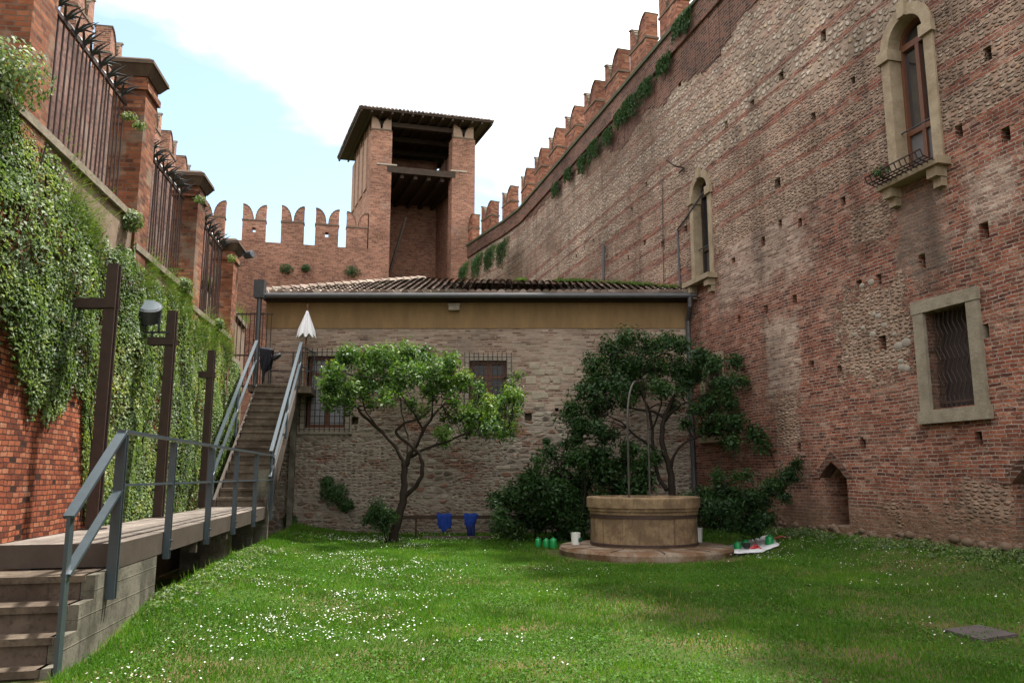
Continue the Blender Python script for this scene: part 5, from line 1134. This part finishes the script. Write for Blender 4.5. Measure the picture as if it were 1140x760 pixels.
q = [at_z(1051, 703, 0), at_z(1092, 714.5, 0), at_z(1134, 708.5, 0), at_z(1090, 698, 0)]; m = MB(); m.prism([(p[0], p[1], float(ground_h(p[0], p[1])) + .035) for p in q], (0, 0, -.12)); tag(m.obj('stone_slab', M['slate']), 'dark square stone slab set flat in the lawn', 'slab')
q = at_z(1090, 706, .04); m = MB(); m.lathe((q[0], q[1], .045), [(.05, 0), (.05, .01), (.03, .012)], 10)
# post and rail with the blue clothes
yf = 20.35; xa = at_y(447, 575, yf)[0]; xb = at_y(600, 575, yf)[0]; zr = at_y(500, 575.5, yf)[2]
rf_ = thing('rail_fence', (xa, yf, 0), 'low dark timber rail on posts in front of the house wall', 'fence')
m = MB(); m.beam((xa, yf, zr), (xb, yf, zr + .01), .07, .085); m.obj('rail', M['wood_dark'], rf_)
for px_ in (463, 596):
    x_ = at_y(px_, 590, yf)[0]; m = MB(); m.beam((x_, yf, -.1), (x_, yf, zr - .043), .05, .05); m.obj('post', M['wood_dark'], rf_)
def bar_at(px_): return (at_y(px_, 575, yf)[0], yf, zr + .05)
draped('blue_jacket', bar_at(487), bar_at(503), ([.20, .34, .33, .39, .43, .36, .31, .33, .16], [.1, .3, .3, .1]), M['blue'], 'bright blue work jacket hung over the timber rail, nearer the tree', .055, 'clothing', .035)
draped('blue_overalls', bar_at(517), bar_at(532), ([.20, .36, .30, .33, .22, .10, .04], [.1, .3, .3, .05]), M['blue'], 'blue work overalls hung over the timber rail, nearer the shrub', .06, 'clothing', .03)
ov_ = bpy.data.objects['blue_overalls']; A = Vector(bar_at(522)); m = MB()
for dx in (0, .10): m.tube([(A.x + dx, yf - .05, zr - .2), (A.x + dx + .01, yf - .055, zr - .38), (A.x + dx * .7 + .03, yf - .05, zr - .60)], [.06, .05, .045], 10)
m.obj('trouser_leg', M['navy'], ov_, smooth=True)
k0 = at_z(463, 605, 0); k1 = at_z(545, 604.5, 0); m = MB(); m.box(k0[0], k1[0], 20.0, 20.35, -.1, .075); kb = m.obj('stone_kerb', M['concrete_dark']); bv = kb.modifiers.new('bevel', 'BEVEL'); bv.width = .03; bv.segments = 2; tag(kb, 'low stone kerb in the grass below the timber rail', 'kerb')

# ------------------------------------------------------------------ trees and shrubs
def curve(pts, n=4):
    """Catmull-Rom through points"""
    P = [np.array(p, float) for p in pts]; P = [2 * P[0] - P[1]] + P + [2 * P[-1] - P[-2]]; out = []
    for i in range(1, len(P) - 2):
        for k in range(n):
            t = k / n; out.append(.5 * ((2 * P[i]) + (-P[i - 1] + P[i + 1]) * t + (2 * P[i - 1] - 5 * P[i] + 4 * P[i + 1] - P[i + 2]) * t * t + (-P[i - 1] + 3 * P[i] - 3 * P[i + 1] + P[i + 2]) * t ** 3))
    out.append(P[-2]); return out
def build_tree(name, D, limbs, clumps, mat, label, depth, leaf, per, cat='tree', flat=.92, bark=True, group=None, aspect=.45, sunny=0.0):
    base = at_y(limbs[0][0][0], limbs[0][0][1], D); t = thing(name, (base[0], base[1], max(0, base[2] - .1)), label, cat, group)
    tr = MB(); nodes = []
    for L in limbs:
        pts = [at_y(q[0], q[1], D + (q[3] if len(q) > 3 else 0)) for q in L]; rad = [q[2] * .84 for q in L]; cv = curve(pts)
        rr = np.interp(np.linspace(0, len(rad) - 1, len(cv)), range(len(rad)), rad)
        cv = [c + np.array([.012, .012, .0]) * math.sin(i * 1.7) for i, c in enumerate(cv)]; tr.tube(cv, list(rr), 9); nodes += [(c, r_) for c, r_ in zip(cv[len(cv) // 3:], rr[len(cv) // 3:])]
    NP_ = np.array([c for c, _ in nodes]); C = []; N = []; RN = []
    for (px_, py_, rp) in clumps:
        for rep in range(2):
            dd = RNG.normal(0, 1) * depth * .5; c = at_y(px_ + RNG.normal(0, 3.5), py_ + RNG.normal(0, 4.0) + 1, D + dd); r = rp * D / F * RNG.uniform(.55, 1.15)
            for _ in range(40):
                if c[0] < right_wall_x(c[1]) - r * .7 - .08 and c[1] < 22.15 - r * .8: break
                c = at_y(px_, py_, c[1] - .12)
            j = int(np.argmin(np.linalg.norm(NP_ - c, axis=1) + .6 * np.maximum(0, NP_[:, 2] - c[2]))); a = NP_[j]; mid = (a + c) / 2 + RNG.normal(0, .08, 3)
            r0 = min(nodes[j][1] * .6, .026); cv = curve([a, mid, c], 4); tr.tube(cv, list(np.linspace(r0, .006, len(cv))), 5)
            for s_ in range(3):
                e = c + RNG.normal(0, r * .6, 3); tr.tube([a * .3 + c * .7, (c + e) / 2 + RNG.normal(0, .03, 3), e], [.009, .006, .003], 4)
            n = int(per * (rp / 16) ** 2 * .5); p, d = blob_points(c, r, n, flat)
            # tufts: gather leaves round twig ends
            k_ = RNG.integers(0, max(3, n // 9), n); tips, td = blob_points(c, r, max(3, n // 9), flat); p = tips[k_ % len(tips)] + RNG.normal(0, leaf * .75, (n, 3)); d = td[k_ % len(tips)]
            C.append(p); N.append(d * .8 + [0, 0, .7]); RN.append(np.clip(RNG.normal(.42, .17, n) + RNG.normal(0, .10) + sunny * np.clip((p[:, 2] - c[2]) / max(r, .05), -1, 1) * .12, 0, 1))  # sunlight put into the colour: leaves high in each clump are lighter
    tr.obj('trunk', M['bark'], t, smooth=True)
    leaves('crown', np.concatenate(C), np.concatenate(N), leaf, mat, t, rnd=np.concatenate(RN), aspect=aspect)
    return t
limbs1 = [[(436, 606, .15), (441, 585, .125), (448, 560, .11), (450, 540, .10), (450, 520, .09), (449, 512, .075), (438, 494, .062, .2), (420, 476, .05, .4), (404, 462, .042, .5), (393, 447, .032, .6), (380, 432, .022, .7)],
          [(450, 552, .075), (461, 543, .062, -.1), (469, 530, .058, -.25), (470, 516, .055, -.3), (466, 504, .052, -.3), (453, 492, .048, -.3), (441, 482, .042, -.3), (450, 471, .036, -.4), (466, 466, .03, -.5), (480, 455, .022, -.6)],
          [(452, 518, .075), (458, 502, .065), (468, 485, .055, .2), (478, 468, .045, .3), (492, 452, .034, .5), (508, 440, .022, .7), (520, 430, .014, .8)],
          [(458, 508, .05), (474, 499, .042, -.2), (496, 492, .036, -.4), (520, 482, .03, -.5), (545, 480, .022, -.6), (566, 476, .014, -.6)],
          [(453, 512, .045), (455, 490, .038, .3), (450, 470, .03, .5), (446, 448, .022, .6), (444, 425, .013, .6)],
          [(462, 500, .035), (470, 480, .03, -.3), (462, 462, .024, -.5), (450, 445, .017, -.7), (440, 425, .012, -.8)],
          [(420, 476, .03), (405, 452, .024, .2), (402, 430, .016, 0), (400, 412, .01, 0)], [(480, 468, .03, .3), (482, 445, .022, 0), (478, 422, .013, -.2)]]
cl1 = [(366, 430, 12), (362, 444, 8), (375, 414, 15), (392, 401, 16), (386, 430, 14), (378, 444, 9), (412, 396, 16), (408, 418, 17), (402, 436, 11), (432, 399, 18), (430, 422, 16), (454, 397, 18), (452, 420, 17), (474, 392, 16), (476, 414, 17), (495, 404, 15), (500, 424, 16), (516, 414, 12), (516, 430, 12), (536, 430, 8), (546, 446, 11), (566, 434, 7), (575, 440, 9), (580, 420, 6), (530, 456, 12), (550, 464, 13), (515, 464, 9), (488, 478, 9), (494, 487, 6), (475, 440, 10), (440, 440, 8), (568, 470, 9), (540, 474, 10), (574, 455, 8), (425, 440, 9), (505, 446, 9), (368, 452, 7), (384, 456, 7), (412, 450, 7), (456, 446, 8), (470, 458, 7), (530, 474, 8), (560, 478, 7), (498, 462, 7), (566, 444, 9), (570, 446, 6)]
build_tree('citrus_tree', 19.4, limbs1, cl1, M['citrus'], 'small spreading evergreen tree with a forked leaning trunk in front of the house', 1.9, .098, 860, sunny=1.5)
limbs2 = [[(748, 580, .12), (748, 550, .11), (747, 530, .10), (744, 515, .09), (738, 498, .082), (737, 478, .075), (741, 462, .066), (747, 448, .055), (755, 432, .04), (765, 415, .025)],
          [(746, 526, .05), (751, 506, .042, -.2), (762, 493, .036, -.3), (776, 486, .03, -.4), (798, 480, .024, -.5), (822, 476, .016, -.5)],
          [(741, 466, .05), (728, 458, .042, .3), (712, 456, .032, .4), (697, 452, .022, .5), (680, 440, .014, .5)],
          [(742, 545, .07), (732, 528, .06, .3), (727, 500, .055, .4), (726, 478, .05, .5), (722, 455, .04, .6), (712, 435, .028, .7), (700, 412, .016, .8)],
          [(730, 500, .05, .4), (718, 492, .042, .2), (704, 482, .034, 0), (692, 470, .026, -.2), (676, 462, .016, -.3)],
          [(739, 470, .04), (752, 455, .032, -.4), (768, 446, .026, -.6), (790, 436, .018, -.7), (812, 420, .01, -.8)],
          [(726, 478, .03, .5), (736, 450, .024, .2), (732, 425, .016, 0), (728, 400, .01, 0)]]
cl2 = [(680, 388, 15), (662, 402, 13), (700, 381, 14), (722, 386, 15), (742, 384, 13), (760, 386, 12), (690, 405, 17), (712, 408, 17), (735, 406, 17), (758, 405, 16), (780, 396, 13), (795, 405, 13), (775, 420, 16), (800, 424, 14), (818, 402, 9), (825, 425, 9), (670, 420, 16), (652, 435, 15), (690, 428, 16), (712, 430, 15), (738, 430, 14), (760, 432, 13), (640, 452, 13), (634, 466, 9), (660, 452, 14), (676, 448, 12), (650, 472, 13), (668, 474, 12), (790, 445, 13), (812, 448, 11), (776, 455, 10), (800, 466, 12), (822, 470, 11), (840, 482, 10), (850, 495, 7), (812, 488, 10), (680, 480, 9), (700, 445, 9), (745, 452, 7), (640, 485, 10), (785, 478, 8), (766, 470, 7)]
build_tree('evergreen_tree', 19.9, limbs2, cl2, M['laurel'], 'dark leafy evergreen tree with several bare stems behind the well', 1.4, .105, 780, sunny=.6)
shrL = [[(640, 606, .05), (638, 570, .04), (630, 540, .03), (620, 515, .015)], [(640, 606, .04), (660, 570, .035), (680, 540, .02)], [(636, 600, .04), (610, 580, .03), (585, 560, .018)], [(640, 606, .04), (650, 560, .03), (652, 510, .015)]]
clL = [(560, 560, 12), (555, 578, 9), (575, 545, 12), (585, 565, 15), (575, 585, 11), (598, 540, 14), (605, 560, 16), (600, 582, 14), (620, 525, 13), (625, 548, 16), (625, 572, 16), (645, 510, 14), (648, 535, 17), (648, 562, 17), (645, 585, 13), (668, 505, 13), (672, 530, 16), (672, 555, 16), (670, 580, 14), (692, 515, 13), (695, 540, 15), (694, 565, 13), (712, 520, 11), (715, 542, 11), (622, 590, 11), (610, 508, 8), (630, 500, 9), (590, 525, 7), (600, 515, 6), (705, 500, 10), (725, 505, 9)]
build_tree('laurel_shrub', 19.5, shrL, clL, M['laurel'], 'large dark shrub to the left of the well', 1.2, .11, 1150, 'shrub', .85)
shrR = [[(815, 590, .05), (812, 560, .035), (805, 535, .02)], [(818, 590, .045), (840, 555, .03), (865, 535, .02), (890, 515, .01)], [(810, 590, .04), (785, 560, .025), (770, 540, .012)]]
clR = [(775, 560, 13), (770, 578, 10), (785, 545, 11), (795, 562, 16), (790, 582, 13), (812, 548, 13), (815, 568, 17), (812, 586, 13), (835, 550, 13), (838, 568, 15), (835, 585, 12), (852, 558, 10), (855, 542, 10), (868, 535, 9), (878, 525, 8), (888, 515, 6), (850, 575, 9), (865, 548, 7), (800, 535, 8), (825, 532, 7)]
build_tree('yew_shrub', 17.25, shrR, clR, M['cypress'], 'low dark shrub with a long branch against the castle wall, right of the well', .8, .095, 1700, 'shrub', .5, aspect=.3)
shS = [[(430, 604, .025), (428, 592, .02), (424, 580, .014), (420, 572, .008)], [(428, 592, .015), (432, 580, .011), (436, 572, .006)]]
build_tree('small_shrub', 18.9, shS, [(414, 572, 8), (424, 566, 9), (434, 572, 8), (420, 578, 8), (430, 580, 7), (440, 578, 5), (412, 580, 5), (426, 574, 9), (418, 568, 7)], M['laurel'], 'small round standard shrub in front of the leaning tree', .35, .06, 2200, 'shrub')
for (hx, hy, r, lb) in [(372, 545, .36, 'leafy plant sprouting from the house wall below the curtained window'), (385, 560, .22, 'drooping green sprig on the house wall beside the leaning tree'), (364, 535, .18, 'small top sprig on the house wall below the curtained window'), (322, 577, .18, 'small plant at the foot of the house wall beside the stairs'), (556, 590, .24, 'bright green plant at the foot of the house wall under the timber rail'), (608, 490, .10, 'tiny sprig on the house wall above the large shrub')]:
    u, z = FA.px(hx, hy, .15); wall_plant('wall_plant', FA, u, z, .12, r * 1.1, int(800 * r / .3), M['laurel'], .07, lb, 'plants on the house wall', .75, hang=r * .5)

# ------------------------------------------------------------------ light, sky, camera
AZ = Vector((.75, .66, 0)).normalized(); EL = R(65)
sd = Vector((AZ.x * math.cos(EL), AZ.y * math.cos(EL), math.sin(EL)))
sun = bpy.data.lights.new('sun', 'SUN'); sun.energy = 4.0; sun.angle = R(2.2); sun.color = (1, .955, .88)
so = bpy.data.objects.new('sun', sun); COL.objects.link(so); so.rotation_euler = (-sd).to_track_quat('-Z', 'Y').to_euler(); so.location = (10, 30, 40)
wd_ = bpy.data.worlds.new('World'); SC.world = wd_; wd_.use_nodes = True; nt = wd_.node_tree; nt.nodes.clear()
out = nt.nodes.new('ShaderNodeOutputWorld'); bgn = nt.nodes.new('ShaderNodeBackground'); bgn.inputs[1].default_value = .10
sky = nt.nodes.new('ShaderNodeTexSky'); sky.sky_type = 'NISHITA'; sky.sun_disc = False; sky.sun_elevation = EL; sky.sun_rotation = math.atan2(AZ.x, AZ.y); sky.air_density = 1.0; sky.dust_density = .8; sky.ozone_density = .5; sky.altitude = 60
tc = nt.nodes.new('ShaderNodeTexCoord')
def wn(t, ins, **kw):
    n_ = nt.nodes.new('ShaderNode' + t)
    for k_, v_ in kw.items(): setattr(n_, k_, v_)
    for k_, v_ in ins.items():
        if isinstance(v_, bpy.types.NodeSocket): nt.links.new(v_, n_.inputs[k_])
        else: n_.inputs[k_].default_value = v_
    return n_
sep = wn('SeparateXYZ', {0: tc.outputs['Generated']})
zz = wn('Math', {0: sep.outputs[2], 1: .12}, operation='ADD'); zz = wn('Math', {0: zz.outputs[0], 1: .05}, operation='MAXIMUM')
cx = wn('Math', {0: sep.outputs[0], 1: zz.outputs[0]}, operation='DIVIDE'); cy = wn('Math', {0: sep.outputs[1], 1: zz.outputs[0]}, operation='DIVIDE')
pv = wn('CombineXYZ', {0: cx.outputs[0], 1: cy.outputs[0], 2: 3.1})
cn = wn('TexNoise', {'Vector': pv.outputs[0], 'Scale': .9, 'Detail': 7.0, 'Roughness': .55})
# a big bank of cloud ahead and to the right
cd = Vector(ray(700, 125)).cross(Vector(ray(150, -40))).normalized()
cd = cd if cd.z > 0 else -cd          # clear sky lies below this great circle, cloud above it
dot = wn('VectorMath', {0: tc.outputs['Generated'], 1: tuple(cd)}, operation='DOT_PRODUCT')
ns = wn('Math', {0: cn.outputs[0], 1: .5}, operation='SUBTRACT'); ns = wn('Math', {0: ns.outputs[0], 1: .55}, operation='MULTIPLY')
sm_ = wn('Math', {0: dot.outputs['Value'], 1: ns.outputs[0]}, operation='ADD')
mk = wn('MapRange', {0: sm_.outputs[0], 1: -.10, 2: .06, 3: 0.0, 4: 1.0}, interpolation_type='SMOOTHSTEP')
veil = wn('Math', {0: mk.outputs[0], 1: .10}, operation='MAXIMUM')
mx = nt.nodes.new('ShaderNodeMix'); mx.data_type = 'RGBA'; nt.links.new(veil.outputs[0], mx.inputs[0]); tint = wn('VectorMath', {0: sky.outputs[0], 1: (1.22, 1.34, 1.2)}, operation='MULTIPLY'); nt.links.new(tint.outputs[0], mx.inputs[6]); mx.inputs[7].default_value = (11, 11.0, 10.9, 1)
nt.links.new(mx.outputs[2], bgn.inputs[0]); nt.links.new(bgn.outputs[0], out.inputs[0])
cam = bpy.data.cameras.new('camera'); cam.lens = F / 1140 * 36; cam.sensor_width = 36; cam.clip_end = 2000; cam.clip_start = .05
co = bpy.data.objects.new('camera', cam); COL.objects.link(co); co.location = (0, 0, HC); co.rotation_euler = (math.pi / 2 + PITCH, 0, 0); SC.camera = co
vs = SC.view_settings; vs.view_transform = 'Standard'; vs.look = 'None'; vs.gamma = 1; vs.exposure = 1.2; vs.use_curve_mapping = False
SC.render.resolution_x = 1024; SC.render.resolution_y = 682
